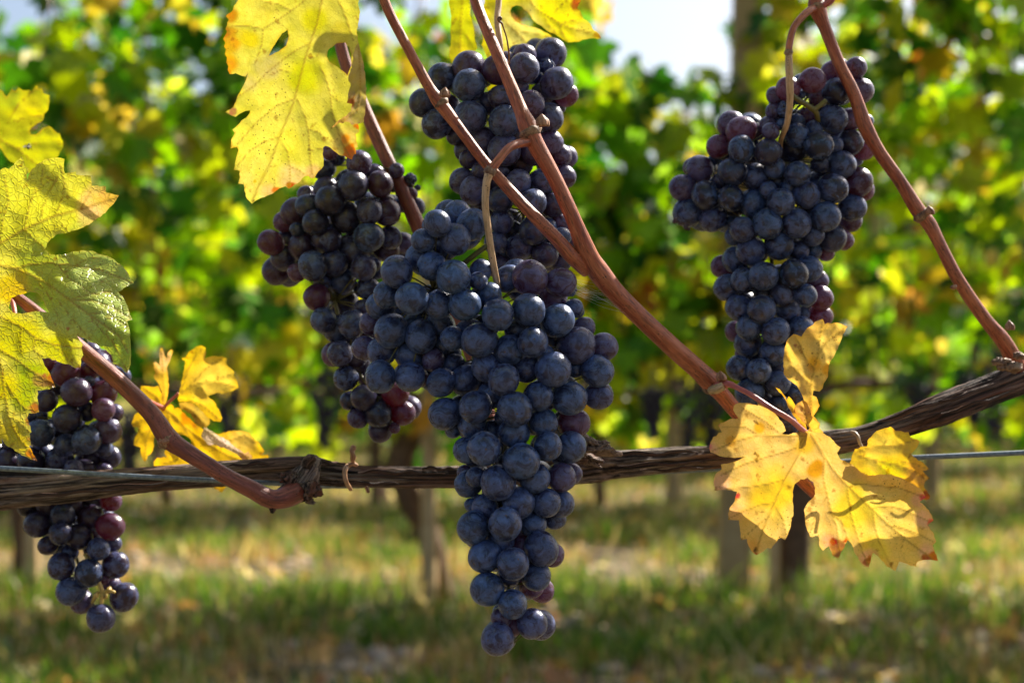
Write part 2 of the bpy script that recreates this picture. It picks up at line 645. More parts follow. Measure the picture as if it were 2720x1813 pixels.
GREENS = [(0.42, 0.74, 0.004), (0.24, 0.54, 0.004), (0.66, 0.84, 0.005), (0.10, 0.32, 0.006), (0.04, 0.18, 0.010), (0.03, 0.13, 0.011), (0.72, 0.82, 0.006)]
YELLOWS = [(0.90, 0.74, 0.02), (0.92, 0.66, 0.05), (0.84, 0.80, 0.02), (0.90, 0.58, 0.03)]
ORANGES = [(0.80, 0.36, 0.04), (0.75, 0.22, 0.03), (0.70, 0.60, 0.30)]


def leaf_colour(rg, z, x):
    yel = .20 + .24 * noise.noise(Vector((x * 1.3, z * 1.6, 4.2)))
    t = rg.random()
    if t < yel: c = rg.choice(YELLOWS)
    elif t < yel + .04: c = rg.choice(ORANGES)
    else: c = rg.choice(GREENS)
    j = rg.uniform(.8, 1.15)
    return tuple(min(.9, q * j) for q in c)


def leaf_matrix(rg, c, size):
    # blades hang facing outwards and droop
    az = rg.choice((0, math.pi)) + rg.gauss(0, .75)
    tilt = rg.gauss(R(62), R(24))
    roll = rg.gauss(math.pi, .7)
    return (Matrix.Translation(c) @ Matrix.Rotation(az, 4, 'Z') @ Matrix.Rotation(tilt, 4, 'X')
            @ Matrix.Rotation(roll, 4, 'Z') @ Matrix.Diagonal((size, size, size, 1)))


def vine_top(x, row):
    if row == 2:
        t = 2.15 + .12 * noise.noise(Vector((x * 3.1, 0, 1)))
        if .02 < x < .30: t = 1.78 + .10 * noise.noise(Vector((x * 14, 0, 1)))
        if .26 <= x < .66: t = 1.49 + .10 * noise.noise(Vector((x * 14, 0, 1)))
        if -.56 < x < -.42: t = 1.80
        if -1.26 < x < -1.02: t = 1.84
        return t
    t = 2.40 + .15 * noise.noise(Vector((x * 2.1, row * 7.7, 1)))
    yy = {3: 7.0, 4: 10.0}.get(row, 13.0)
    if .055 < x / yy < .158: t = 1.70
    return t


def far_trunk(mb, x, y, h, lean, r, rg, path=None):
    if path:
        mb.tube([P(a, b, y) for a, b, c in path], [px(c, y) for a, b, c in path], 14, .02,
                disp=lambda a, L, rr: 1 + .22 * noise.noise(Vector((math.cos(a) * 2, math.sin(a) * 2, L * 14))))
        return
    pts = [(x + lean[0] * .1, y, -.03)]
    n = 5
    for i in range(1, n + 1):
        t = i / n
        pts.append((x + lean[0] * t + .035 * math.sin(t * 7 + lean[1]), y + .02 * math.sin(t * 5 + lean[1] * 2), h * t))
    mb.tube(pts, [r * 1.35, r * 1.05, r, r * .95, r * 1.0, r * .9], 10, .03,
            disp=lambda a, L, rr: 1 + .18 * noise.noise(Vector((math.cos(a) * 2, math.sin(a) * 2, L * 14))))


def far_vine(x0, y0, row, nleaf, nmass, label, seed, cordon_z=.565, lean=None, width=1.06, path=None):
    rg = random.Random(seed)
    root = empty('grapevine', (x0, y0, 0))
    tag(root, label, 'vine', 'vines in the rows behind')
    mb = MB()
    lean = lean or (rg.uniform(-.08, .08), rg.uniform(0, 6))
    far_trunk(mb, x0, y0, cordon_z, lean, .026, rg, path)
    mb.build('trunk', M['farbark'], root)
    tx = x0 + lean[0] + .035 * math.sin(7 + lean[1])
    mb = MB()
    mb.tube([(tx, y0, cordon_z - .02), (tx + .15, y0, cordon_z + .03), (tx + width * .45, y0, cordon_z + .01), (tx + width * .9, y0, cordon_z)],
            [.016, .013, .012, .010], 8, .04)
    mb.build('cordon', M['farbark'], root)
    for i in range(8):
        xs = tx + width * (i + .5) / 8 - width * .1
        top = min(vine_top(xs, row), 1.85) - rg.uniform(0, .2)
        mb = MB()
        mb.tube([(xs, y0, cordon_z), (xs + rg.uniform(-.05, .05), y0 + rg.uniform(-.06, .06), cordon_z + .5),
                 (xs + rg.uniform(-.1, .1), y0 + rg.uniform(-.1, .1), top)], [.0055, .0045, .003], 6, .1)
        mb.build('cane', M['cane_dark'], root)

    def spot(k):
        while True:
            x = x0 + rg.uniform(-.5, .5) * (width + .12)
            top = vine_top(x, row)
            u = rg.random()
            lo = (.47 + .16 * noise.noise(Vector((x * 2.6, 5.5, row)))) if row == 2 else .30 + .12 * noise.noise(Vector((x * 2.2, 5.5, row)))
            z = lo + (top - lo) * u
            if u < .13 and rg.random() < .62: continue
            th = .10 + .07 * math.sin(math.pi * u)
            y = y0 + rg.gauss(0, th)
            if abs(y - y0) > .42: continue
            # clumps and gaps
            g = noise.noise(Vector((x * 5.5, z * 5.5, y * 3 + row * 9)))
            if g < -.36 and rg.random() < .7: continue
            return Vector((x, y, z + rg.uniform(-.03, .0)))
    for k in range(nleaf):
        c = spot(k)
        g = LEAVES[rg.randrange(7)]
        o = bpy.data.objects.new('leaf', g[2])
        o.matrix_basis = leaf_matrix(rg, c, rg.uniform(.055, .098))
        o.color = (*leaf_colour(rg, c.z, c.x), 1)
        link(o, root)
    if nmass:
        vs, fs, cs = [], [], []
        for k in range(nmass):
            c = spot(k)
            g = LEAVES[rg.randrange(7)]
            m = leaf_matrix(rg, c, rg.uniform(.055, .098))
            b = len(vs)
            col = leaf_colour(rg, c.z, c.x)
            vs += [m @ Vector(q) for q in g[0]]
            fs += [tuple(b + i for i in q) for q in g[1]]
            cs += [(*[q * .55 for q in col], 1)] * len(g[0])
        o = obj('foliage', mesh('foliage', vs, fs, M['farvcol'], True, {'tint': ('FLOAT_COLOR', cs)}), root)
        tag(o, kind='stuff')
    return root


Y2, Y3, Y4 = 4.0, 7.0, 10.0
row2 = [(-1.33, (-.03, 1.2), 'blurred vine behind the left bunch with a pale stake at its foot'),
        (-.215, (-.06, 3.4), 'blurred vine with a dark twisted trunk beside a pale stake, left of centre'),
        (.80, (.02, 5.0), 'blurred vine behind the big yellow leaf, its thick straight trunk right of the concrete post'),
        (1.88, (.03, 2.0), 'blurred vine of the second row filling the right edge of the photo')]
for i, (x, ln, lb) in enumerate(row2):
    far_vine(x, Y2, 2, 298, 360, lb, 100 + i, lean=ln, cordon_z=.575,
             path={1: [(1176, 1600, 38), (1160, 1500, 32), (1130, 1400, 32), (1086, 1315, 36), (1062, 1245, 38), (1078, 1180, 38), (1112, 1120, 34), (1118, 1060, 24)],
                   2: [(2110, 1600, 52), (2108, 1500, 46), (2112, 1400, 44), (2124, 1280, 42), (2122, 1160, 38), (2130, 1050, 30)],
                   0: [(60, 1600, 34), (64, 1450, 28), (50, 1300, 28), (70, 1180, 26), (75, 1060, 20)]}.get(i))
row3x = [-2.75, -1.68, -.62, .44, 1.50, 2.56]
names3 = ['leftmost vine of the third row, seen through gaps in the nearer leaves',
          'second vine from the left in the third row, mostly hidden by nearer leaves',
          'third vine from the left in the third row, left of centre',
          'fourth vine of the third row, behind the gap under the bright sky opening',
          'fifth vine of the third row, its slim dark trunk behind the right bunch',
          'rightmost vine of the third row, its dark trunk seen below the wire at right']
for i, x in enumerate(row3x):
    far_vine(x, Y3, 3, 200, 560, names3[i], 200 + i, cordon_z=.60)
for i in range(8):
    far_vine(-3.8 + 1.08 * i, Y4, 4, 0, 900, 'far vine in the fourth row, a small blurred mass of leaves', 300 + i, cordon_z=.62)


def far_rows():
    """the vineyard goes on: rows too far to tell their leaves or vines apart"""
    rg = random.Random(55)
    vs, fs, cs = [], [], []
    for (y0, half, n) in ((13.0, 6.5, 5200), (16.0, 8.0, 5200), (19.5, 10.0, 5200)):
        for k in range(n):
            x = rg.uniform(-half, half)
            z = rg.uniform(.12, 2.3 if not .05 < x / y0 < .16 else 1.7)
            s_ = rg.uniform(.08, .14)
            m = leaf_matrix(rg, Vector((x, y0 + rg.gauss(0, .2), z)), s_)
            b = len(vs)
            col = leaf_colour(rg, z, x)
            for q in ((-.6, -.5, 0), (.6, -.5, .1), (.75, .3, 0), (0, .9, -.1), (-.75, .3, .1)): vs.append(m @ Vector(q))
            fs.append((b, b + 1, b + 2, b + 3, b + 4))
            cs += [(*[q * .55 for q in col], 1)] * 5
    o = obj('far_vine_rows', mesh('far_vine_rows', vs, fs, M['farvcol'], True, {'tint': ('FLOAT_COLOR', cs)}))
    tag(o, 'farthest vine rows, one mass of leaves glimpsed through the nearer rows', 'vines', kind='stuff')


far_rows()


# ------------------------------------------------------------------ background fruit
def far_bunch(x, y, z, h, w, seed, label, grp='dark bunches hanging in the rows behind'):
    rg = random.Random(seed)
    mb = MB()
    n = 90
    for i in range(n):
        t = (i + .5) / n
        rr = w * (1 - .75 * t) * math.sqrt(rg.random())
        a = rg.uniform(0, 6.28)
        mb.lump((x + rr * math.cos(a), y + rr * math.sin(a), z - h * t), .0078, 0.02, 8, 6)
    mb.tube([(x, y, z + .05), (x, y, z - h * .8)], [.002, .0015], 5, .05)
    o = mb.build('grape_bunch', M['farberry'], None, origin=(x, y, z))
    tag(o, label, 'grape bunch', grp)


def mat_farberry():
    k = newmat('far_berry')
    tc = k.N('ShaderNodeTexCoord').outputs['Object']
    n = k.noise(tc, 60, 2)
    col = k.mix(n, (0.012, 0.010, 0.014), (0.055, 0.035, 0.045))
    b = k.pbsdf(Base_Color=col, Roughness=.5)
    k.L(b.outputs[0], k.out.inputs[0])
    return k.m


M['farberry'] = mat_farberry()
fb = [(610, 1000, 3.55, .18, .045, 'dark blurred bunch behind the small yellow leaf at left'),
      (345, 1090, 3.5, .16, .038, 'dark blurred bunch just right of the left bunch'),
      (862, 985, 3.55, .19, .05, 'dark blurred bunch under the canopy left of the middle bunch'),
      (1735, 1030, 3.66, .13, .034, 'slim dark blurred bunch left of the pale post, above the cordon'),
      (1835, 1010, 3.62, .20, .055, 'wide dark blurred bunch just behind the thick cane node'),
      (1885, 1040, 3.7, .15, .045, 'dark blurred bunch tucked behind the right cane, beside the wide one'),
      (2640, 920, 3.62, .24, .050, 'dark blurred bunch behind the cordon at the right edge'),
      (2585, 1000, 3.66, .12, .040, 'small purple blurred bunch above the right end of the cordon'),
      (2440, 1020, 3.68, .11, .040, 'small dark blurred bunch resting above the rising cordon'),
      (1590, 985, 3.7, .10, .034, 'small dark blurred bunch right of the front bunch'),
      (1250, 1060, 4.1, .12, .04, 'dark blurred bunch hidden behind the front bunch'),
      (2050, 990, 4.0, .14, .045, 'dark blurred bunch behind the tip of the right bunch')]
for i, (x, y, d, h, w, lb) in enumerate(fb):
    p = P(x, y, d)
    far_bunch(p.x, p.y, p.z, h, w, 500 + i, lb)


# ------------------------------------------------------------------ stakes, posts, wires
def post(name, pxb, pxt, d, w, mat, label, cat, group=None, square=False, h=None):
    """upright of true width w standing at distance d; pxb, pxt are where its foot and top show"""
    xb = (pxb - 1360) / FPX * d
    xt = (pxt[0] - 1360) / FPX * d
    zt = h or (CAM_H + (1005 - pxt[1]) / FPX * d)
    root = empty(name, (xb, d, 0))
    tag(root, label, cat, group)
    mb = MB()
    if square:
        n = 24
        base = len(mb.v)
        for i in range(n + 1):
            t = i / n
            for (sx, sy) in ((-.5, -.5), (-.35, -.5), (.35, -.5), (.5, -.35), (.5, .5), (-.5, .5)):
                mb.v.append(Vector((xb + (xt - xb) * t + sx * w * (1.06 - .1 * t), d + sy * w, -.05 + (zt + .05) * t)))
                mb.tc.append((sx * w, sy * w, t * zt))
        for i in range(n):
            for k in range(6):
                a, b = i * 6 + k, i * 6 + (k + 1) % 6
                mb.f.append((a, b, b + 6, a + 6))
        mb.f.append(tuple(n * 6 + k for k in range(6)))
        mb.build('post_shaft', mat, root, smooth=False)
    else:
        mb.tube([(xb, d, -.05), ((xb + xt) / 2, d, zt / 2), (xt, d, zt)], [w * .52, w * .5, w * .47], 10, .05,
                disp=lambda a, L, rr: 1 + .06 * noise.noise(Vector((math.cos(a) * 2, math.sin(a) * 2, L * 6))))
        mb.build('stake_shaft', mat, root)
    mb = MB()
    for zz in (.58, 1.0, 1.4):
        if zz < zt - .05:
            t = zz / zt
            mb.tube([(xb + (xt - xb) * t + w * .62 * math.cos(a), d + w * .62 * math.sin(a) * 1.1, zz) for a in [j * math.pi / 4 for j in range(9)]],
                    [.0018, .0018], 5, .02)
    if mb.v: mb.build('wire_tie', M['wire'], root)
    return root


post('vineyard_post', 1942, (2000, -260), 4.05, .082, M['concrete'], 'tall grey concrete post rising through the sky gap behind the right bunch', 'post', square=True)
post('stake', 1142, (1135, 700), 3.93, .043, M['wood'], 'pale wooden stake beside the dark twisted trunk left of the front bunch', 'stake', 'stakes beside the vines')
post('stake', 92, (78, 800), 3.93, .040, M['wood'], 'pale grey stake seen below the left bunch', 'stake', 'stakes beside the vines')
post('stake', 2052, (2056, 800), 3.95, .030, M['wood'], 'thin stake between the concrete post and the straight trunk', 'stake', 'stakes beside the vines')
post('vineyard_post', 1790, (1790, 700), 6.9, .085, M['wood'], 'pale tan post beyond the cordon, between front bunch and yellow leaf', 'post')
post('vineyard_post', 2470, (2476, 700), 6.9, .085, M['concrete'], 'greyish post behind the right lobe of the yellow leaf', 'post')
post('stake', 1000, (995, 900), 6.9, .06, M['farbark'], 'short dark stake beneath the middle bunch, in the third row', 'stake', 'stakes beside the vines')


def run_wire(y, z, label, r=.0013, x0=-6, x1=6):
    mb = MB()
    n = 12
    mb.tube([(x0 + (x1 - x0) * i / n, y, z - .012 * math.sin(math.pi * ((i * 3 / n) % 1))) for i in range(n + 1)], [r, r], 6, .3)
    o = mb.build('wire', M['wire'], None, origin=(0, y, z))
    tag(o, label, 'wire', 'trellis wires of the rows behind')


for row_, y in (('second', Y2), ('third', Y3)):
    for h_, z in (('lowest', .585), ('middle', 1.0), ('upper', 1.42)):
        run_wire(y - .05, z, '%s trellis wire of the %s row of vines' % (h_, row_), r=.0016)


# ------------------------------------------------------------------ grass
def make_grass():
    g = np.random.RandomState(5)
    n = 150000
    # more blades where the ground is near
    y = 2.1 + (14.0 - 2.1) * g.rand(n) ** 1.9
    x = (g.rand(n) - .5) * (.95 * y + .8)
    dens = np.array([noise.noise(Vector((a * 1.6, b * 2.6, 0))) + .35 * math.exp(-((b - 4.45) / .3) ** 2) for a, b in zip(x, y)])
    tuft = np.array([noise.noise(Vector((a * 4.0, b * 4.0, 7))) for a, b in zip(x, y)])
    keep = (g.rand(n) < np.clip(.62 - dens * 1.1 + tuft * 1.1, .05, 1))
    x, y, dens, tuft = x[keep], y[keep], dens[keep], tuft[keep]
    n = len(x)
    z0 = np.array([ground_z(a, b) for a, b in zip(x, y)])
    under = np.exp(-((y - 3.9) / .22) ** 2)
    h = (.028 + .05 * g.rand(n) ** 2 + .05 * np.clip(tuft, 0, 1) + .055 * under * g.rand(n)) * (1 + .02 * y)
    w = (.0015 + .0016 * g.rand(n)) * (1 + .10 * y)
    az = g.rand(n) * 6.283
    ln = g.rand(n) * .7 + .1
    laz = g.rand(n) * 6.283
    dx, dy = np.cos(laz) * ln * h, np.sin(laz) * ln * h
    wx, wy = np.cos(az) * w, np.sin(az) * w
    V = np.zeros((n, 5, 3), np.float32)
    V[:, 0] = np.stack([x - wx, y - wy, z0 - .004], 1)
    V[:, 1] = np.stack([x + wx, y + wy, z0 - .004], 1)
    V[:, 2] = np.stack([x - wx * .7 + dx * .4, y - wy * .7 + dy * .4, z0 + h * .6], 1)
    V[:, 3] = np.stack([x + wx * .7 + dx * .4, y + wy * .7 + dy * .4, z0 + h * .6], 1)
    V[:, 4] = np.stack([x + dx, y + dy, z0 + h], 1)
    green = np.array([[.07, .155, .014], [.14, .225, .02], [.035, .09, .018], [.20, .27, .03]])
    dry = np.array([[.46, .33, .14], [.32, .22, .08], [.60, .46, .25], [.34, .15, .06]])
    pd = np.clip(.52 + dens * 1.0 - tuft * .4 - .5 * under, .1, .9)
    isd = g.rand(n) < pd
    col = np.where(isd[:, None], dry[g.randint(0, 4, n)], green[g.randint(0, 4, n)]) * (.75 + .5 * g.rand(n))[:, None]
    C4 = np.ones((n, 5, 4), np.float32)
    C4[:, :, :3] = col[:, None, :]
    me = bpy.data.meshes.new('grass')
    me.vertices.add(n * 5)
    me.vertices.foreach_set('co', V.ravel())
    idx = (np.arange(n) * 5)[:, None]
    tri = np.concatenate([idx + np.array([0, 1, 3]), idx + np.array([0, 3, 2]), idx + np.array([2, 3, 4])], 1).reshape(-1)
    me.loops.add(len(tri))
    me.loops.foreach_set('vertex_index', tri.astype(np.int32))
    nt_ = len(tri) // 3
    me.polygons.add(nt_)
    me.polygons.foreach_set('loop_start', (np.arange(nt_) * 3).astype(np.int32))
    me.update(calc_edges=True)
    a = me.attributes.new('tint', 'FLOAT_COLOR', 'POINT')
    a.data.foreach_set('color', C4.ravel())
    me.materials.append(M['grass'])
    me.validate()
    tag(obj('grass', me), 'short mixed green and dry grass between the vine rows', 'grass', kind='stuff')


make_grass()


def make_litter():
    """fallen leaves and stones lying in the grass"""
    rg = random.Random(21)
    vs, fs, cs = [], [], []
    for k in range(900):
        y = 2.4 + 6 * rg.random() ** 1.5
        x = (rg.random() - .5) * (.9 * y + .4)
        g = LEAVES[rg.randrange(7)]
        s = rg.uniform(.022, .055)
        m = (Matrix.Translation((x, y, ground_z(x, y) + .016 + .012 * rg.random())) @ Matrix.Rotation(rg.uniform(0, 6.3), 4, 'Z')
             @ Matrix.Rotation(rg.gauss(0, .5), 4, 'X') @ Matrix.Diagonal((s, s, s, 1)))
        b = len(vs)
        c = rg.choice([(.55, .30, .10), (.36, .17, .07), (.60, .48, .30), (.50, .30, .10), (.5, .36, .25)])
        vs += [m @ Vector(q) for q in g[0]]
        fs += [tuple(b + i for i in q) for q in g[1]]
        cs += [(*c, 1)] * len(g[0])
    o = obj('fallen_leaves', mesh('fallen_leaves', vs, fs, M['farvcol'], True, {'tint': ('FLOAT_COLOR', cs)}))
    tag(o, 'dry fallen leaves scattered in the grass', 'leaf litter', kind='stuff')
    mb = MB()
    for k in range(700):
        y = 2.8 + 4.5 * rg.random() ** 1.3
        x = (rg.random() - .5) * (.85 * y)
        mb.lump((x, y, ground_z(x, y) + .002), rg.uniform(.008, .03), .3, 8, 5, (1, 1, .6))
    o = mb.build('pebbles', mat_simple('stone', (.34, .24, .16), (.52, .40, .28), 30, .8, .004))
    tag(o, 'pale clods and stones on the bare soil', 'stones', kind='stuff')


make_litter()

# ------------------------------------------------------------------ the near vine: cordon, canes, wire
vine = empty('grapevine', P(-500, 1330, .74))
tag(vine, 'sharp near grapevine with red brown canes, fibrous old cordon and yellow leaves', 'vine')


def bark_disp(k=9, amp=.17, tw=6.0):
    o1 = rng.uniform(0, 50)

    def f(a, L, r):
        c, s = math.cos(a), math.sin(a)
        q = a + tw * L + .8 * noise.noise(Vector((L * 14, o1, 0)))
        ridge = noise.noise(Vector((math.cos(q) * 3.2, math.sin(q) * 3.2, L * 7 + o1)))
        fine = noise.noise(Vector((math.cos(q) * 9, math.sin(q) * 9, L * 12 + o1)))
        fib = noise.noise(Vector((math.cos(q) * 24, math.sin(q) * 24, L * 16 + o1)))
        big = noise.noise(Vector((c, s, L * 22 + o1)))
        return 1 + amp * (1.5 * ridge + .9 * fine + .55 * fib) + .09 * big
    return f


def cane_disp(a, L, r):
    return 1 + .025 * noise.noise(Vector((math.cos(a) * 5, math.sin(a) * 5, L * 12))) + .03 * noise.noise(Vector((math.cos(a), math.sin(a), L * 30)))


def pxtube(mb, pts, seg=16, step=.003, disp=None, cap=True):
    """pts: (x, y, distance, radius in photo px)"""
    mb.tube([P(x, y, d) for x, y, d, r in pts], [px(r, d) for x, y, d, r in pts], seg, step, disp, cap)


# cordon (the old horizontal arm)
mb = MB()
pxtube(mb, [(-420, 1350, .74, 44), (-80, 1318, .735, 42), (120, 1302, .73, 37), (350, 1276, .73, 32), (560, 1258, .73, 31),
            (700, 1250, .73, 32), (800, 1250, .725, 36), (870, 1258, .725, 33), (1000, 1267, .725, 28), (1230, 1268, .725, 27),
            (1400, 1263, .725, 30), (1500, 1248, .725, 40), (1575, 1236, .725, 43), (1660, 1232, .725, 33), (1790, 1221, .725, 28),
            (1900, 1213, .725, 27), (2080, 1195, .73, 27), (2200, 1176, .73, 29), (2290, 1160, .73, 26), (2400, 1126, .73, 29),
            (2520, 1080, .73, 35), (2620, 1040, .735, 35), (2720, 1000, .74, 38), (2900, 920, .75, 40), (3200, 800, .76, 40)],
       seg=120, step=.0022, disp=bark_disp())
cordon = mb.build('cordon', M['bark'], vine)
# second, slimmer strand of old wood running along the left of the cordon
mb = MB()
pxtube(mb, [(-200, 1248, .75, 14), (200, 1262, .745, 15), (420, 1254, .735, 14), (600, 1240, .725, 16), (740, 1232, .72, 17), (830, 1226, .722, 13), (900, 1240, .724, 8)],
       seg=48, step=.003, disp=bark_disp(7, .10))
mb.build('old_strand', M['bark'], cordon)


# peeling strips of bark
def strip(pts, w, th=.0006):
    v, tcv, f = [], [], []
    n = len(pts) - 1
    P3 = [P(x, y, d) for x, y, d in pts]
    for i, p in enumerate(P3):
        t = (P3[min(i + 1, n)] - P3[max(i - 1, 0)]).normalized()
        up = CF.cross(t).normalized()
        ww = w * (1 - abs(2 * i / n - 1) ** 3 * .8)
        for (a, b) in ((-1, 0), (1, 0), (1, 1), (-1, 1)):
            v.append(p + up * ww * a + CF * th * b)
            tcv.append((a * w * 3, b * th, i * .004))
    for i in range(n):
        for k in range(4):
            a, b = i * 4 + k, i * 4 + (k + 1) % 4
            f.append((a, b, b + 4, a + 4))
    return obj('bark_strip', mesh('bark_strip', v, f, M['bark'], True, {'tc': ('FLOAT_VECTOR', tcv)}), cordon)


for (x0, x1, yy, dy, dd) in ((1120, 1215, 1243, 1, .708), (950, 1130, 1252, 4, .707), (1590, 1850, 1208, -8, .704), (1640, 1880, 1236, -8, .702),
                             (2330, 2560, 1122, -78, .705), (2440, 2660, 1086, -66, .705), (240, 520, 1298, -18, .708), (60, 330, 1318, -20, .705),
                             (600, 730, 1238, -10, .704), (2500, 2700, 1100, -62, .708), (880, 1060, 1282, 2, .706), (1700, 1900, 1250, -10, .706)):
    n = 14
    strip([(x0 + (x1 - x0) * i / n, yy + dy * i / n + rng.uniform(-1, 1) + 3 * math.sin(i * .9 + x0), dd + .002 * math.sin(i * .7)) for i in range(n + 1)], rng.uniform(.0006, .0013))

# knobs, spurs and rough wood on the cordon
def ridgy(k, amp, o1):
    def f(a, L, r):
        return 1 + amp * (abs(noise.noise(Vector((math.cos(a) * k, math.sin(a) * k, L * 160 + o1)))) * 1.6 + .6 * noise.noise(Vector((math.cos(a) * k * 2.5, math.sin(a) * k * 2.5, L * 420 + o1))))
    return f


q0 = Matrix.Rotation(.3, 3, 'Y')
mb = MB()
pxtube(mb, [(752, 1320, .700, 25), (775, 1308, .700, 28), (800, 1286, .702, 31), (818, 1258, .706, 29), (830, 1234, .710, 22), (838, 1220, .714, 13)], 64, .0008, ridgy(2.2, .30, 5.0))
mb.build('knot', M['bark'], cordon)
for (x, y, d, r, rough, sc_) in ((822, 1298, .697, 22, .5, (1.2, .8, 1)), (770, 1272, .697, 20, .5, (1.2, .6, .8)), (700, 1318, .70, 20, .3, (1, 1, 1)), (1548, 1214, .706, 30, .5, (1.5, .8, .5)),
                                 (818, 1328, .700, 12, .7, (1.3, .7, .6)), (792, 1322, .700, 13, .7, (1.3, .7, .6))):
    mb = MB()
    mb.lump(P(x, y, d), px(r, d), rough, 48, 32, sc_, q0, 2.2)
    mb.build('knot', M['bark'], cordon)
M['spurwood'] = mat_cane('spur_wood', (.13, .075, .045), (.30, .21, .15), rough=.75)
for (x, y, d, r) in ((1553, 1178, .69, 13), (1573, 1174, .688, 11), (1598, 1178, .69, 12), (1590, 1190, .688, 13), (1568, 1192, .688, 14), (1612, 1192, .688, 11),
                     (1630, 1200, .69, 9), (1546, 1192, .688, 11)):
    mb = MB()
    mb.lump(P(x, y, d), px(r, d), .9, 24, 16, (1.3, .8, .55), Matrix.Rotation(rng.uniform(-1, 1), 3, 'Y'), 2.4)
    mb.build('wood_scale', M['spurwood'], cordon)
mb = MB()
pxtube(mb, [(1520, 1128, .70, 6), (1538, 1152, .697, 12), (1562, 1178, .694, 17), (1600, 1194, .692, 15), (1650, 1207, .70, 5)], 30, .0010, ridgy(3, .4, 9.0))
mb.build('rough_spur', M['spurwood'], cordon)
mb = MB()
pxtube(mb, [(810, 1240, .70, 12), (818, 1224, .70, 13), (828, 1214, .698, 12), (832, 1209, .698, 6)], 16, .001, bark_disp(5, .25))
mb.build('spur', M['bark'], cordon)

# tendrils
mb = MB()
ring = [(920 + 13 * math.sin(a) + (3 if a > 3.3 else 0), 1268 - 34 * math.cos(a), .722 - .0092 * math.sin(a) * 1.0 - .001, 6) for a in [R(q) for q in range(-20, 190, 15)]]
pts = [(924, 1236, .70, 7), (917, 1246, .695, 7), (916, 1262, .694, 6.5), (920, 1280, .694, 6), (927, 1292, .70, 6), (932, 1300, .702, 5)]
pxtube(mb, pts, 10, .001)
pxtube(mb, [(924, 1236, .70, 7), (935, 1231, .70, 6), (948, 1235, .702, 5)], 10, .001)
mb2 = MB()
pxtube(mb, [(948, 1236, .702, 5), (938, 1226, .70, 5), (938, 1212, .698, 7), (935, 1198, .698, 8), (938, 1190, .698, 8), (940, 1182, .698, 4)], 12, .001,
       lambda a, L, r: 1 + .25 * math.sin(a * 2 + L * 900))
pxtube(mb, [(972, 1292, .705, 4), (976, 1300, .704, 5), (978, 1308, .704, 4)], 8, .001)
mb.build('tendril', mat_cane('tendril_brown', (.28, .13, .06), (.42, .23, .12), speck=False), vine)
mb = MB()
pxtube(mb, [(2262, 1146, .706, 4), (2272, 1150, .702, 5), (2280, 1162, .70, 5), (2283, 1175, .70, 4.5), (2290, 1187, .705, 4)], 10, .001)
mb.build('tendril', mat_cane('tendril_pale', (.36, .27, .18), (.46, .36, .26), speck=False), vine)
mb = MB()
pxtube(mb, [(1327, 55, .668, 4), (1331, 50, .667, 3.5), (1328, 46, .666, 3), (1323, 50, .666, 3), (1326, 57, .666, 3.5), (1333, 62, .667, 3),
            (1337, 74, .668, 2.2), (1345, 98, .67, 2.2), (1349, 120, .67, 2.4), (1352, 145, .672, 2.4), (1352, 170, .675, 2.6)], 8, .001)
mb.build('tendril', mat_cane('tendril_dark', (.12, .06, .02), (.22, .12, .04), speck=False), vine)

# trellis wire of the near row
mb = MB()
pxtube(mb, [(-900, 1190, .74, 7), (-200, 1232, .71, 7), (105, 1249, .694, 7), (295, 1261, .694, 7), (548, 1274, .70, 7), (700, 1281, .712, 7), (900, 1290, .752, 7), (1300, 1276, .765, 7),
            (1800, 1250, .765, 7), (2100, 1234, .755, 7), (2300, 1222, .75, 7), (2430, 1215, .74, 7), (2720, 1202, .73, 7), (3400, 1170, .70, 7)], 12, .006)
o = mb.build('wire', M['wire'], None, origin=P(1360, 1270, .76))
tag(o, 'sharp bluish steel trellis wire running along the old cordon, bare at the right', 'wire')


def cane(pts, mat='cane', nodes=(), seg=40, name='cane', parent=None):
    mb = MB()
    pts = [(a, b, c, e * .94) for a, b, c, e in pts]
    pxtube(mb, pts, seg, .0022, cane_disp)
    o = mb.build(name, M[mat], parent or vine)
    for (x, y, d, r) in nodes:
        nb = MB()
        ds = []
        best = min(range(len(pts)), key=lambda i: abs(pts[i][0] - x) + abs(pts[i][1] - y))
        a, b = pts[max(best - 1, 0)], pts[min(best + 1, len(pts) - 1)]
        t = (P(*b[:3]) - P(*a[:3])).normalized()
        c = P(x, y, d)
        nb.tube([c - t * px(r, d) * .55, c, c + t * px(r, d) * .55], [px(r * .88, d), px(r * 1.14, d), px(r * .86, d)], 32, .0008,
                disp=lambda a_, L, rr: 1 + .12 * noise.noise(Vector((math.cos(a_) * 4, math.sin(a_) * 4, L * 300))))
        nb.build('node', M['node'], o)
    return o


def bud(x, y, d, r, ang, parent, mat='bud'):
    mb = MB()
    c = P(x, y, d)
    q = Matrix.Rotation(ang, 3, CF)
    up = q @ CU
    mb.tube([c - up * px(r, d) * .9, c - up * px(r, d) * .3, c + up * px(r, d) * .5, c + up * px(r, d) * 1.3], [px(r * .8, d), px(r * 1.0, d), px(r * .75, d), px(r * .12, d)], 14, .0006,
            disp=lambda a, L, rr: 1 + .22 * noise.noise(Vector((math.cos(a) * 2, math.sin(a) * 2, L * 500))))
    for i in range(4):
        a = i * 1.57 + .4
        mb.tube([c + (CR * math.cos(a) + CF * math.sin(a)) * px(r * .7, d) - up * px(r * .8, d), c + (CR * math.cos(a) + CF * math.sin(a)) * px(r * .85, d),
                 c + (CR * math.cos(a) + CF * math.sin(a)) * px(r * .25, d) + up * px(r * 1.15, d)], [px(r * .5, d), px(r * .45, d), px(r * .08, d)], 8, .0006)
    mb.build('bud', M[mat], parent)


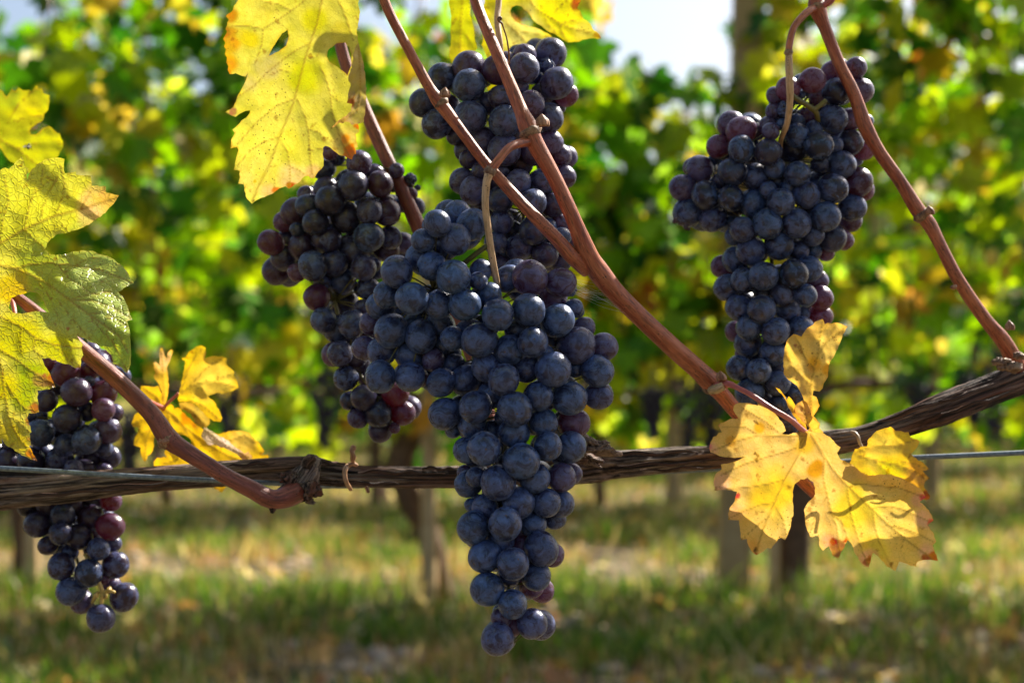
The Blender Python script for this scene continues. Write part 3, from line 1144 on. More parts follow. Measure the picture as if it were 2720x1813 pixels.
M['node'] = mat_cane('node_bark', (0.12, 0.055, 0.035), (0.33, 0.21, 0.12), rough=.65, stretch=.8, freq=500)
M['bud'] = mat_cane('bud_scale', (0.20, 0.07, 0.03), (0.40, 0.21, 0.12), rough=.55)

caneA = cane([(1215, -240, .70, 17), (1245, -80, .68, 16), (1263, 0, .672, 16), (1281, 50, .668, 16), (1330, 165, .662, 17), (1378, 280, .658, 19), (1403, 338, .655, 27),
              (1424, 385, .655, 24), (1472, 471, .656, 21), (1520, 575, .658, 22), (1560, 672, .662, 28), (1590, 722, .666, 31), (1640, 782, .67, 27), (1700, 841, .675, 26),
              (1790, 925, .683, 27), (1850, 978, .69, 27), (1888, 1014, .695, 30), (1920, 1050, .70, 23), (1970, 1108, .705, 22), (2060, 1200, .70, 23), (2130, 1270, .70, 22), (2190, 1330, .70, 20)],
             nodes=((1409, 352, .655, 27), (1893, 1018, .695, 29)))
caneB = cane([(940, -260, .645, 13), (985, -90, .645, 14), (1020, 0, .646, 14), (1042, 50, .647, 14), (1095, 150, .649, 14), (1140, 232, .651, 15), (1165, 268, .652, 20), (1185, 295, .652, 18),
              (1230, 355, .652, 15), (1283, 425, .652, 15), (1340, 490, .652, 16), (1397, 552, .652, 17), (1474, 630, .655, 19), (1520, 682, .66, 22), (1560, 715, .666, 24)],
             nodes=((1172, 274, .652, 19),))
bud(1441, 322, .644, 15, -.1, caneA)
bud(1182, 247, .642, 12, .05, caneB)
bud(1916, 1000, .682, 12, -.2, caneA)
caneC = cane([(820, -200, .76, 16), (868, -40, .75, 16), (912, 150, .75, 17), (960, 270, .75, 18), (1008, 380, .748, 19), (1063, 495, .745, 20), (1110, 600, .745, 22), (1180, 760, .745, 22), (1260, 960, .74, 22), (1330, 1240, .73, 20)], 'cane_dark')
caneD = cane([(2150, -160, .72, 20), (2165, -20, .72, 20), (2170, 20, .72, 25), (2192, 77, .72, 17), (2230, 172, .72, 17), (2268, 249, .72, 18), (2299, 337, .72, 21), (2337, 406, .72, 18), (2391, 482, .72, 18),
              (2438, 558, .72, 21), (2467, 593, .72, 20), (2500, 655, .72, 17), (2544, 740, .72, 18), (2614, 844, .725, 19), (2665, 905, .73, 22), (2690, 950, .735, 24), (2712, 1000, .74, 26)],
             nodes=((2171, 20, .72, 24), (2449, 572, .72, 22)))
bud(2470, 560, .712, 11, -.25, caneD)
bud(2682, 866, .72, 12, -.1, caneD)
bud(2534, 762, .715, 7, .9, caneD)
caneE = cane([(-200, 640, .70, 14), (0, 762, .69, 14), (46, 790, .69, 16), (120, 848, .69, 18), (223, 933, .69, 22), (319, 1016, .688, 24), (400, 1096, .686, 25), (446, 1162, .685, 29), (490, 1195, .685, 25),
              (550, 1233, .685, 23), (607, 1268, .686, 23), (665, 1297, .688, 25), (722, 1325, .69, 27), (770, 1315, .695, 32), (805, 1290, .705, 34)], 'cane_dark', nodes=((446, 1168, .685, 27),))
bud(438, 1172, .676, 9, 1.2, caneE)
# dry spur tip hanging below the elbow of the left cane
mb = MB()
pxtube(mb, [(722, 1342, .69, 12), (724, 1352, .69, 9), (722, 1362, .69, 4)], 12, .001, bark_disp(4, .3))
mb.build('spur', M['bark'], caneE)
# reddish stub and shoots where the right cane leaves the frame
mb = MB()
pxtube(mb, [(2190, 14, .712, 8), (2203, 4, .71, 11), (2216, -14, .71, 10), (2230, -50, .71, 8)], 14, .001)
mb.build('petiole', M['petiole'], caneD)
# rough collar where cane D leaves the cordon
mb = MB()
for (x, y, r) in ((2655, 962, 13), (2672, 958, 10), (2708, 945, 12), (2690, 975, 18), (2660, 975, 10)):
    mb.lump(P(x, y, .715), px(r, .715), .8, 14, 10, (1.2, .8, .7), None, 2.4)
mb.build('rough_spur', M['node'], cordon)

# ------------------------------------------------------------------ berries
def berry_mesh(seed, shrivel=0.0, n=26, m=15):
    v, f = [], []
    for i in range(m + 1):
        th = math.pi * i / m
        for k in range(n):
            a = 2 * math.pi * k / n
            d = Vector((math.sin(th) * math.cos(a), math.sin(th) * math.sin(a), math.cos(th)))
            rr = 1 + .045 * noise.noise(d * 1.1 + Vector((seed, 0, 0)))
            if shrivel:
                rr = .86 - shrivel * abs(noise.noise(d * 2.1 + Vector((seed, 3, 0)))) * 1.2 - shrivel * .5 * abs(noise.noise(d * 4.5 + Vector((seed, 9, 0))))
            # slightly flattened at the tip with a tiny dimple
            if th > math.pi * .93: rr *= 1 - .03 * (th / math.pi - .93) / .07
            d = d * rr
            d.z *= 1.03
            v.append(d)
    for i in range(m):
        for k in range(n):
            a, b = i * n + k, i * n + (k + 1) % n
            f.append((a, a + n, b + n, b))
    return mesh('berry', v, f, M['berry'])


BERRY = [berry_mesh(i * 3.7, n=36, m=22) for i in range(9)]
SHRIV = [berry_mesh(50 + i * 3.7, .42, 40, 26) for i in range(3)]


def bunch(name_label, crops, d0, stem_pts, axis, seed, red=0.10, wear=0.3, bloom=1.0, filler=3, group=None, loc=None, stemmat='stemg', curve=1.0, clear=None, woody=0):
    """crops: list of (x0, y0, scale, rows); a row is (u, v, r, layer[, tone]) measured in that crop.
    The berries are real balls packed one behind another from these sightings."""
    rg = random.Random(seed)
    items = []
    for (x0, y0, s, rows) in crops:
        for row in rows:
            u, v, r, L = row[:4]
            tone = row[4] if len(row) > 4 else ''
            items.append([x0 + u / s, y0 + v / s, r / s * 1.05, L, tone])
    items.sort(key=lambda q: q[3])

    def axis_at(y):
        if y <= axis[0][1]: return axis[0][0], axis[0][2]
        for a, b in zip(axis, axis[1:]):
            if y <= b[1]:
                t = (y - a[1]) / (b[1] - a[1])
                return a[0] + (b[0] - a[0]) * t, a[2] + (b[2] - a[2]) * t
        return axis[-1][0], axis[-1][2]
    placed = []
    for it in items:
        x, y, r, L, tone = it
        ax, w = axis_at(y)
        k = min(1.0, abs(x - ax) / w)
        env = curve * w * (1 - math.sqrt(max(0.0, 1 - k * k * .96))) * .75
        z = env + L * r * .50
        zz = z
        for _ in range(3):
            for (X, Y, RR, Z) in placed:
                s = math.hypot(X - x, Y - y)
                q = (RR + r) * .89
                if s < q:
                    need = math.sqrt(q * q - s * s)
                    if abs(zz - Z) < need: zz = Z + need
        zz = min(zz, z + 4.0 * r)
        placed.append((x, y, r, zz))
        it.append(zz)
    root = empty('grape_bunch', loc or P(stem_pts[0][0], stem_pts[0][1], stem_pts[0][2]))
    tag(root, name_label, 'grape bunch', group)
    allb = []
    for (x, y, r, L, tone, zz) in items: allb.append((x, y, r, zz, tone))
    # berries of the far side of the bunch
    fill = []
    for lay in range(filler):
        for (x, y, r, L, tone, zz) in items:
            ax, w = axis_at(y)
            if rg.random() < .12 or L > 3: continue
            x2 = x + (ax - x) * (.12 + .09 * lay) + rg.uniform(-.45, .45) * r
            y2 = y + rg.uniform(-.5, .5) * r + (10 if y < axis[0][1] + 40 else -4)
            r2 = r * rg.uniform(.85, 1)
            z2 = zz + r * (1.2 + 1.35 * lay)
            if clear and clear(x2, y2): continue
            ok = True
            for (X, Y, RR, Z, T) in allb + fill:
                if (X - x2) ** 2 + (Y - y2) ** 2 + (Z - z2) ** 2 < ((RR + r2) * .84) ** 2:
                    ok = False
                    break
            if ok: fill.append((x2, y2, r2, z2, 'f'))
    pr = px(1.0, d0)
    pos = []
    for (x, y, r, z, tone) in allb + fill:
        d = d0 + z * pr
        pos.append((P(x, y, d), px(r, d), tone))
    # rachis axis inside the bunch
    axp = [P(a[0], a[1], d0 + pr * a[2] * .9) for a in axis]
    for (c, r, tone) in pos:
        sh = 's' in tone
        me = rg.choice(SHRIV if sh else BERRY)
        o = bpy.data.objects.new('berry', me)
        out = (c - min(axp, key=lambda q: (q - c).length)) * 1.0 + Vector((0, 0, -.006))
        out = out.normalized() + Vector((rg.gauss(0, .35), rg.gauss(0, .35), rg.gauss(0, .35)))
        q = (-out.normalized()).to_track_quat('Z', 'Y')
        o.matrix_basis = Matrix.Translation(c) @ q.to_matrix().to_4x4() @ Matrix.Rotation(rg.uniform(0, 6.28), 4, 'Z') @ Matrix.Diagonal((r * rg.uniform(.96, 1.03), r * rg.uniform(.96, 1.03), r * rg.uniform(.98, 1.06), 1))
        rd = {'p': .36, 'r': .66, 'q': .20}.get(tone[:1], red * rg.uniform(.3, 1.7))
        if tone[:1] == 'b': rd = 0.0
        wr = min(1, (.9 if 'w' in tone else wear) * rg.uniform(.3, 1.3))
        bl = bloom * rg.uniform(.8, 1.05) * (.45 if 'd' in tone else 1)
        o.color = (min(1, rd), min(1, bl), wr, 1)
        if sh: o['label'] = 'shrivelled dark berry'
        elif tone[:1] == 'r': o['label'] = 'wine red berry glowing against the light'
        link(o, root)
    # main stalk
    mb = MB()
    if woody:
        pxtube(mb, stem_pts[:woody], 24, .002, cane_disp)
        mb.build('peduncle', M['cane'], root)
        mb = MB()
        pxtube(mb, stem_pts[woody - 1:], 24, .002, cane_disp)
        o = mb.build('peduncle', M['stem'], root)
        nb = MB()
        nx_, ny_, nd_, nr_ = stem_pts[woody - 1]
        nb.lump(P(nx_, ny_, nd_), px(nr_ * 1.22, nd_), .3, 20, 14, (1, 1, .9), None, 2.4)
        nb.build('node', M['node'], o)
    else:
        pxtube(mb, stem_pts, 24, .002, cane_disp)
        mb.build('peduncle', M['stem'], root)
    # rachis with little stalks to every berry
    mb = MB()
    mb.tube([P(*stem_pts[-1][:3])] + axp[1:], [px(7, d0)] + [px(7 - 4 * i / len(axp), d0) for i in range(1, len(axp))], 10, .004)
    for (c, r, tone) in pos:
        t0 = min(axp, key=lambda q: (q - c).length + max(0, c.z - q.z - .004) * -.2)
        mb.tube([t0, t0.lerp(c, .5) + Vector((0, 0, .001)), c], [px(2.2, d0), px(1.8, d0), px(2.4, d0)], 6, .008)
    mb.build('rachis', M[stemmat], root)
    return root


c1 = (900, 50, 2.614)
c2 = (900, 650, 2.614)
c3 = (1100, 1200, 2.6133)
main_rows2 = [
    (402,188,106,1),(570,90,98,2),(647,147,100,1),(795,222,115,0,'b'),(968,250,62,1),(985,180,75,3),(335,345,92,2),(508,373,110,0),(290,420,95,3),
    (695,412,98,1),(872,415,110,0,'b'),(1040,350,88,2),(1180,235,95,2),(1327,232,120,0,'p'),(1540,262,103,1,'p'),(1490,365,92,2,'p'),(1105,487,112,0),
    (1317,453,113,0),(1517,525,115,0),(1630,440,65,3),(1660,465,42,4),(1705,575,75,2,'p'),(1650,698,128,0,'q'),(1835,710,98,1,'p'),(1347,675,105,0),
    (1795,873,108,0),(1488,865,121,0),(975,662,122,1),(1185,730,105,2),(365,597,112,0),(570,637,107,1),(225,545,80,3,'p'),(180,715,84,2,'p'),(300,735,100,1),
    (488,765,98,1),(655,800,75,3,'p'),(790,650,85,2),(712,700,75,3),(700,540,85,3),(905,620,105,3),(795,830,75,3),(288,915,103,0),(495,915,101,0),
    (550,925,68,2,'r'),(510,545,85,4),(1025,845,102,1),(1145,938,106,0),(1300,860,93,2),(712,955,98,1),(880,935,103,1),(735,1172,108,0),(950,1125,112,1),
    (1055,1045,92,2),(1222,1138,118,0),(1385,1050,98,1),(1597,1062,121,0),(1805,1045,95,1,'q'),(1630,1235,108,3,'r'),(1420,1230,98,1),(1215,1300,105,2),
    (930,1250,98,2),(795,1280,58,3),(1130,1200,50,3),(1060,1290,70,4),(885,1425,90,1),(1010,1415,116,0),(1265,1500,123,0),(1450,1397,97,0),(1605,1405,108,1),
    (1600,310,62,4,'sr'),(1060,560,60,4),(1230,590,80,4),(1060,780,80,4),(1420,760,70,4),(1640,860,60,4),(1500,640,70,4)]
main_rows3 = [
    (350,140,50,3,'p'),(378,218,93,2),(432,170,70,1),(583,212,119,0),(835,180,105,1),(1022,173,98,1,'p'),(1092,150,70,3,'p'),(400,370,50,3),(492,382,88,2),
    (725,355,107,0),(915,350,98,1),(1020,360,92,2),(978,460,76,3),(822,500,90,2),(632,500,115,0,'w'),(412,523,108,1),(597,610,98,2),(490,725,108,1),
    (883,668,118,0),(958,712,80,3,'r'),(685,775,108,0),(845,860,100,1),(660,850,80,2,'d'),(507,952,113,0),(880,955,85,3,'r'),(815,930,80,2,'r'),
    (685,1055,98,0),(820,1190,103,0,'q'),(878,1200,98,1,'q'),(605,1150,72,2,'p'),(690,1210,65,3,'r'),(578,1297,112,0,'q'),(760,650,85,3,'r'),
    (650,90,80,4),(800,330,80,4),(560,430,70,4)]
main_rows1 = [(685,1420,95,0),(810,1530,104,0),(820,1360,95,2),(925,1430,106,1),(585,1540,80,2)]
axis_main = [(1150, 770, 190), (1290, 830, 215), (1340, 950, 205), (1350, 1100, 165), (1335, 1250, 150), (1330, 1400, 110), (1350, 1550, 75), (1350, 1720, 60)]
bunch('longest sharp blue black bunch, hanging in front of the cordon at the centre',
      [(*c1, main_rows1), (*c2, main_rows2), (*c3, main_rows3)], .632,
      [(1410, 376, .655, 14), (1380, 381, .648, 12), (1351, 394, .642, 11), (1321, 429, .637, 11.5), (1302, 455, .635, 12.5), (1292, 486, .635, 10.5), (1289, 547, .636, 9.5), (1296, 605, .638, 9.5),
       (1303, 655, .640, 9.5), (1310, 700, .643, 9), (1318, 740, .648, 8.5), (1328, 800, .66, 8)],
      axis_main, 11, woody=5, red=.07, wear=.16, clear=lambda x, y: (1250 < x < 1345 and y < 770) or (1490 < x and y < 740) or (y > 1560 and abs(x - 1330) > 30))
# side branch of the front bunch's stalk
fb_root = [o for o in sc.objects if o.name.startswith('grape_bunch') and 'longest' in o.get('label', '')][0]
mb = MB()
pxtube(mb, [(1300, 648, .640, 7), (1272, 668, .641, 7), (1237, 696, .645, 7), (1200, 730, .66, 6), (1140, 780, .68, 5)], 14, .002)
mb.build('rachis_branch', M['stemg'], fb_root)

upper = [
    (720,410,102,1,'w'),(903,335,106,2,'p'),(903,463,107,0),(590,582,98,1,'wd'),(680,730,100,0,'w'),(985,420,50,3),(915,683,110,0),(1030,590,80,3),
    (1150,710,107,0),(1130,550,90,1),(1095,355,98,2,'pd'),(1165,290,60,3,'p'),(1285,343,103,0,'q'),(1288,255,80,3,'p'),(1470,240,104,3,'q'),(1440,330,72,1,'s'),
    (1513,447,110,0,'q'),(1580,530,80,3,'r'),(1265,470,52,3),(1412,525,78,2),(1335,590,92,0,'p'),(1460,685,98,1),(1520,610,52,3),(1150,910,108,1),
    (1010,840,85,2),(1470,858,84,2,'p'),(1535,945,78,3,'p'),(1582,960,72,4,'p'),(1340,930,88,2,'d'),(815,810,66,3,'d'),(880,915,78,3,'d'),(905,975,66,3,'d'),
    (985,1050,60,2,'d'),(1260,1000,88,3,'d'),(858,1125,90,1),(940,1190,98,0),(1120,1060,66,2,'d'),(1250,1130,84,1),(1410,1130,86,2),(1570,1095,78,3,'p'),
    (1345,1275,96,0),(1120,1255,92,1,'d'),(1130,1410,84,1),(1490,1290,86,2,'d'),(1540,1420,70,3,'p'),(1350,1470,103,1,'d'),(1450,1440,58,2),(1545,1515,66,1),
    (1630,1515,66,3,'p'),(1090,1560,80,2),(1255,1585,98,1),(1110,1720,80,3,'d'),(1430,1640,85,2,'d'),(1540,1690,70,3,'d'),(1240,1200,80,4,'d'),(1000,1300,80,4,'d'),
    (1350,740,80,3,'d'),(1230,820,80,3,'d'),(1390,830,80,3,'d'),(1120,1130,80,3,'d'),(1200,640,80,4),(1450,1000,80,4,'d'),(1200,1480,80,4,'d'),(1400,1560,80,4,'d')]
axis_up = [(1320, 180, 110), (1340, 300, 150), (1360, 450, 115), (1390, 560, 120), (1380, 700, 130), (1370, 820, 100)]
bunch('shaded blue black bunch behind the two crossing canes, above the front bunch', [(*c1, upper)], .69,
      [(1326, -160, .72, 8), (1325, 0, .71, 8.5), (1321, 51, .705, 8.5), (1328, 115, .70, 8), (1330, 170, .705, 8), (1330, 240, .72, 8), (1332, 300, .73, 8)],
      axis_up, 12, red=.15, wear=.25)

c4 = (650, 380, 2.6133)
c5 = (650, 900, 3.485)
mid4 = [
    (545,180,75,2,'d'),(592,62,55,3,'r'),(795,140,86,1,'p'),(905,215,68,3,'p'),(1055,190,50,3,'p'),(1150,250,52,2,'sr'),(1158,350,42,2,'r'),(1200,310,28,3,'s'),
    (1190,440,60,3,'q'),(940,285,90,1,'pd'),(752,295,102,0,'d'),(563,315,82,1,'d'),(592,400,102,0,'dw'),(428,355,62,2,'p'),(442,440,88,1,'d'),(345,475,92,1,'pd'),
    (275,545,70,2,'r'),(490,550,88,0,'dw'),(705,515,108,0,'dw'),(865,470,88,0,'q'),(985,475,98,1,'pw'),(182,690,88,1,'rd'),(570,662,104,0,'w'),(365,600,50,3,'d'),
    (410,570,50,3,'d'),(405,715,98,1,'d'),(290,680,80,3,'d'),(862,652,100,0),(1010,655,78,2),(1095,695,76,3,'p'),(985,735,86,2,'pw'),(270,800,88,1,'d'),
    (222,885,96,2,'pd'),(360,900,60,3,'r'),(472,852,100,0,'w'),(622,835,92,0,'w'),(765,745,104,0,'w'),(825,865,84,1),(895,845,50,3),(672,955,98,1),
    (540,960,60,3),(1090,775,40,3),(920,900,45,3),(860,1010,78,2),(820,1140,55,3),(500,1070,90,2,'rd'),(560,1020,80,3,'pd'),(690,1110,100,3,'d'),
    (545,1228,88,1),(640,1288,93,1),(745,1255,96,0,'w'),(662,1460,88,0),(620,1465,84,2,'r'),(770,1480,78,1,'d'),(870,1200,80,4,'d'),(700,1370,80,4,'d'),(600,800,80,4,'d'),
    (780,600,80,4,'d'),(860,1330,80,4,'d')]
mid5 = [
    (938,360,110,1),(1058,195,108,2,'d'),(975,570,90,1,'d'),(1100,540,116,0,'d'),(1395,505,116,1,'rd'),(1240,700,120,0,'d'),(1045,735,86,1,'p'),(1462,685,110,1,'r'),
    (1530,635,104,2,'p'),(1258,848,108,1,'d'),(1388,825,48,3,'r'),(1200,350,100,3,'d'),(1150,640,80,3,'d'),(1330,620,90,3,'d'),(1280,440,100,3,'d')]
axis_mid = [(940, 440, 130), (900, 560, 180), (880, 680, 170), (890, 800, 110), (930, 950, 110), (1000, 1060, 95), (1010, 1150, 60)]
bunch('dark bunch left of the front bunch, just under the big top leaf', [(*c4, mid4), (*c5, mid5)], .725,
      [(926, 300, .75, 8), (930, 380, .745, 8.5), (932, 430, .745, 8.5), (934, 500, .76, 8)], axis_mid, 13, red=.14, wear=.55, bloom=.85)

c6 = (1700, 100, 2.613)
c7 = (1700, 600, 2.613)
r6 = [
    (1495,215,76,1,'p'),(1335,238,78,1,'r'),(1195,298,88,0,'r'),(1027,355,82,1,'r'),(1532,372,86,1,'p'),(1362,375,93,0,'w'),(935,402,58,2,'p'),(1240,418,66,2,'r'),
    (1125,400,34,3,'s'),(1005,500,66,1,'s'),(925,510,54,2,'p'),(1160,560,72,3,'rd'),(1340,565,98,0),(1455,570,78,2,'p'),(1570,580,48,3),(887,610,62,2,'p'),
    (1090,582,52,2),(985,600,40,3),(1208,632,58,3),(1090,680,86,1),(632,605,92,2,'p'),(705,645,96,1,'r'),(812,652,58,2,'p'),(908,650,60,0,'p'),(545,755,81,2,'r'),
    (705,775,92,0,'w'),(890,795,94,0,'w'),(1055,768,100,1,'w'),(1240,748,100,0,'w'),(1350,745,60,2),(1460,725,88,1,'w'),(1555,775,74,3,'r'),(415,912,92,1,'p'),
    (372,900,70,3,'p'),(640,932,100,0,'wd'),(800,965,92,1),(935,905,70,2),(1090,945,86,1),(1402,880,92,1),(1500,850,46,3),(1320,855,60,3,'p'),(1515,1000,99,0,'pw'),
    (1548,1060,74,2,'r'),(1335,1045,102,0,'w'),(298,1043,88,1,'p'),(458,1095,99,0,'w'),(333,1213,99,1),(508,1255,93,1),(630,1115,88,1,'w'),(790,1150,98,1),
    (890,1055,58,2),(980,1140,93,0),(1155,1092,92,1),(1030,1040,60,3),(960,1000,60,3),(1285,1243,104,0),(1475,1178,92,1),(1460,1265,80,2,'p'),(885,1290,102,0),
    (712,1330,88,1),(1085,1290,99,1),(630,1290,55,3),(650,1380,58,2),(770,1478,97,1),(965,1433,104,0),(1200,1370,75,2),(1330,1390,92,1,'d'),(1408,1402,70,2,'r'),
    (1095,1475,76,2),(1205,1475,56,3),(1290,1490,58,3,'r'),(520,840,50,3,'s'),(1250,880,60,4,'d'),(560,1000,60,4,'d'),(860,1180,70,4),(1180,1200,70,4)]
r7 = [
    (578,282,78,3,'r'),(665,235,90,2),(720,378,86,1),(858,348,98,0),(1063,333,99,0,'w'),(1170,300,90,2),(607,425,92,1),(988,460,92,1),(1148,478,80,0),(1230,382,74,3,'p'),
    (1255,500,83,2,'r'),(1248,630,82,3,'r'),(845,578,97,0),(685,565,88,1),(1028,585,84,1),(1130,610,50,3),(755,705,90,0),(942,728,95,0),(665,732,72,3,'r'),(1120,710,84,1),
    (750,810,92,1),(920,878,88,0),(790,890,60,3),(705,885,45,3,'r'),(690,985,88,1),(825,1005,85,0,'w'),(960,975,66,2),(955,1090,86,0),(760,1155,94,1),(1080,1165,80,2),
    (965,1235,66,2,'d'),(860,1210,60,3,'d'),(1000,1330,70,2,'d'),(1030,1390,70,2,'d'),(860,1330,60,4,'d'),(920,160,60,4,'d'),(860,460,70,4,'d'),(1050,820,80,3,'d'),(1120,860,80,3,'d')]
axis_r = [(2080, 330, 130), (2070, 430, 200), (2060, 530, 200), (2050, 640, 150), (2050, 760, 130), (2040, 900, 110), (2035, 1030, 85), (2080, 1150, 55)]
bunch('bunch on the right with wine red berries at its top and a curved stalk', [(*c6, r6), (*c7, r7)], .715,
      [(2170, 22, .72, 12), (2146, 31, .712, 10), (2111, 69, .706, 9), (2098, 112, .704, 9.5), (2095, 140, .703, 9), (2096, 177, .703, 10), (2098, 234, .704, 10), (2098, 275, .706, 9), (2090, 330, .712, 8), (2075, 370, .722, 7), (2072, 420, .74, 7)],
      axis_r, 14, woody=5, red=.08, wear=.38)
rb_root = [o for o in sc.objects if 'wine red berries at its top' in o.get('label', '')][0]
mb = MB()
pxtube(mb, [(2100, 250, .706, 7), (2120, 265, .708, 7), (2142, 278, .712, 7), (2161, 290, .716, 8), (2176, 282, .716, 6), (2194, 266, .716, 6)], 14, .001)
pxtube(mb, [(2161, 290, .716, 8), (2170, 305, .72, 7), (2173, 335, .73, 6), (2160, 380, .75, 6)], 14, .001)
mb.build('rachis_branch', M['stemg'], rb_root)
mb = MB()
for (x, y, r) in ((1794, 586, 7), (1808, 592, 5), (1822, 603, 6), (1829, 608, 4)):
    mb.lump(P(x, y, .715), px(r, .715), .7, 10, 7)
pxtube(mb, [(1794, 586, .715, 3), (1830, 598, .72, 3)], 6, .002)
mb.build('berry', M['deadfly'], rb_root)

c8 = (0, 850, 3.136)
c9 = (0, 1250, 3.136)
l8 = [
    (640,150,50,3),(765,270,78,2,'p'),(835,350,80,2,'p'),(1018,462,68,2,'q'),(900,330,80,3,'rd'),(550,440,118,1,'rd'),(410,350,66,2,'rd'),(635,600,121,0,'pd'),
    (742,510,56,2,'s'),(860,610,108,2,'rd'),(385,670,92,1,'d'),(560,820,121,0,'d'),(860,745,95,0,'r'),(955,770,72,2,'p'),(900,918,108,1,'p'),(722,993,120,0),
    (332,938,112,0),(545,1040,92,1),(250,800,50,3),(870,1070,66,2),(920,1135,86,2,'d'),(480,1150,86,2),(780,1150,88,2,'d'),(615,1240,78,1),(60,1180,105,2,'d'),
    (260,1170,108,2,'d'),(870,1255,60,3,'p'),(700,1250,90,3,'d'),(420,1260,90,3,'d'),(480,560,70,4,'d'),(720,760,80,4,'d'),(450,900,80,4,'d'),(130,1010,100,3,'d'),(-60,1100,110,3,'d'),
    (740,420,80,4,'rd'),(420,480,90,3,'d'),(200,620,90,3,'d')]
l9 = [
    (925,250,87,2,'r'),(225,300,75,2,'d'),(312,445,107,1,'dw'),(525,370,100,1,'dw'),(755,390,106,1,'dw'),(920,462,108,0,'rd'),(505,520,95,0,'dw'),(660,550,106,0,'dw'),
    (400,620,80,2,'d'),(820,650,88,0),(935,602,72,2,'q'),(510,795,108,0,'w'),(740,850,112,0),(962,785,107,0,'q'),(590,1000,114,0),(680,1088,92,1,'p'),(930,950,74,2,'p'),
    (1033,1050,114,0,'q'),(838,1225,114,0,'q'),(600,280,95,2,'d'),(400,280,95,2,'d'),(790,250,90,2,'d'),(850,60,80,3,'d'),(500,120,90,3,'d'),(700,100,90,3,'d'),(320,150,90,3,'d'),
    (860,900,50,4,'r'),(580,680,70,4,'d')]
axis_l = [(230, 900, 110), (200, 1000, 150), (190, 1130, 150), (180, 1300, 140), (190, 1430, 110), (230, 1560, 90), (270, 1660, 55)]
bunch('bunch at far left, crossed by the cordon, half covered by the big leaf', [(*c8, l8), (*c9, l9)], .745,
      [(300, 820, .77, 8), (270, 870, .76, 8), (240, 930, .77, 8)], axis_l, 15, red=.15, wear=.5, bloom=.85,
      clear=lambda x, y: y > 1490)
lb_root = [o for o in sc.objects if 'far left, crossed' in o.get('label', '')][0]
mb = MB()
pxtube(mb, [(225, 1470, .75, 5), (250, 1510, .748, 5), (262, 1545, .745, 6), (272, 1575, .745, 6), (268, 1605, .745, 5)], 12, .001)
pxtube(mb, [(272, 1572, .745, 5), (290, 1568, .743, 4.5), (305, 1572, .742, 4)], 10, .001)
pxtube(mb, [(262, 1570, .745, 5), (252, 1585, .745, 5), (245, 1600, .747, 4)], 10, .001)
for (x, y) in ((290, 1566), (278, 1582), (255, 1580)):
    mb.lump(P(x, y, .743), px(7, .743), .5, 10, 7)
mb.build('rachis_branch', mat_cane('rachis_painted_lit', (.45, .30, .05), (.60, .42, .12), speck=False), lb_root)  # brighter copy of the rachis colour, sunlight painted in
# ------------------------------------------------------------------ sharp leaves of the near vine
def jag(poly, seed, amp, n=3):
    """resample an outline with fine irregular edges"""
    rg = random.Random(seed)
    out = []
    N_ = len(poly)
    for i in range(N_):
        a, b = poly[i], poly[(i + 1) % N_]
        L = math.hypot(b[0] - a[0], b[1] - a[1])
        k = max(1, int(L / 7))
        nx, ny = (b[1] - a[1]) / (L + 1e-6), -(b[0] - a[0]) / (L + 1e-6)
        for j in range(k):
            t = j / k
            w = amp * math.sin(math.pi * t) * (rg.uniform(-1, 1) + .6 * math.sin(t * 9 + i)) if j else 0
            out.append((a[0] + (b[0] - a[0]) * t + nx * w, a[1] + (b[1] - a[1]) * t + ny * w))
    return out


def inside(x, y, poly):
    c = False
    j = len(poly) - 1
    for i in range(len(poly)):
        xi, yi = poly[i]
        xj, yj = poly[j]
        if (yi > y) != (yj > y) and x < (xj - xi) * (y - yi) / (yj - yi) + xi: c = not c
        j = i
    return c


def seg_dist(px_, py_, A, B):
    """distance of many points to many segments (numpy)"""
    d = B - A
    L2 = (d ** 2).sum(1) + 1e-9
    best = np.full(len(px_), 1e9)
    for i in range(len(A)):
        t = np.clip(((px_ - A[i, 0]) * d[i, 0] + (py_ - A[i, 1]) * d[i, 1]) / L2[i], 0, 1)
        q = np.hypot(px_ - A[i, 0] - t * d[i, 0], py_ - A[i, 1] - t * d[i, 1])
        best = np.minimum(best, q)
    return best


LEAF_N = [0]


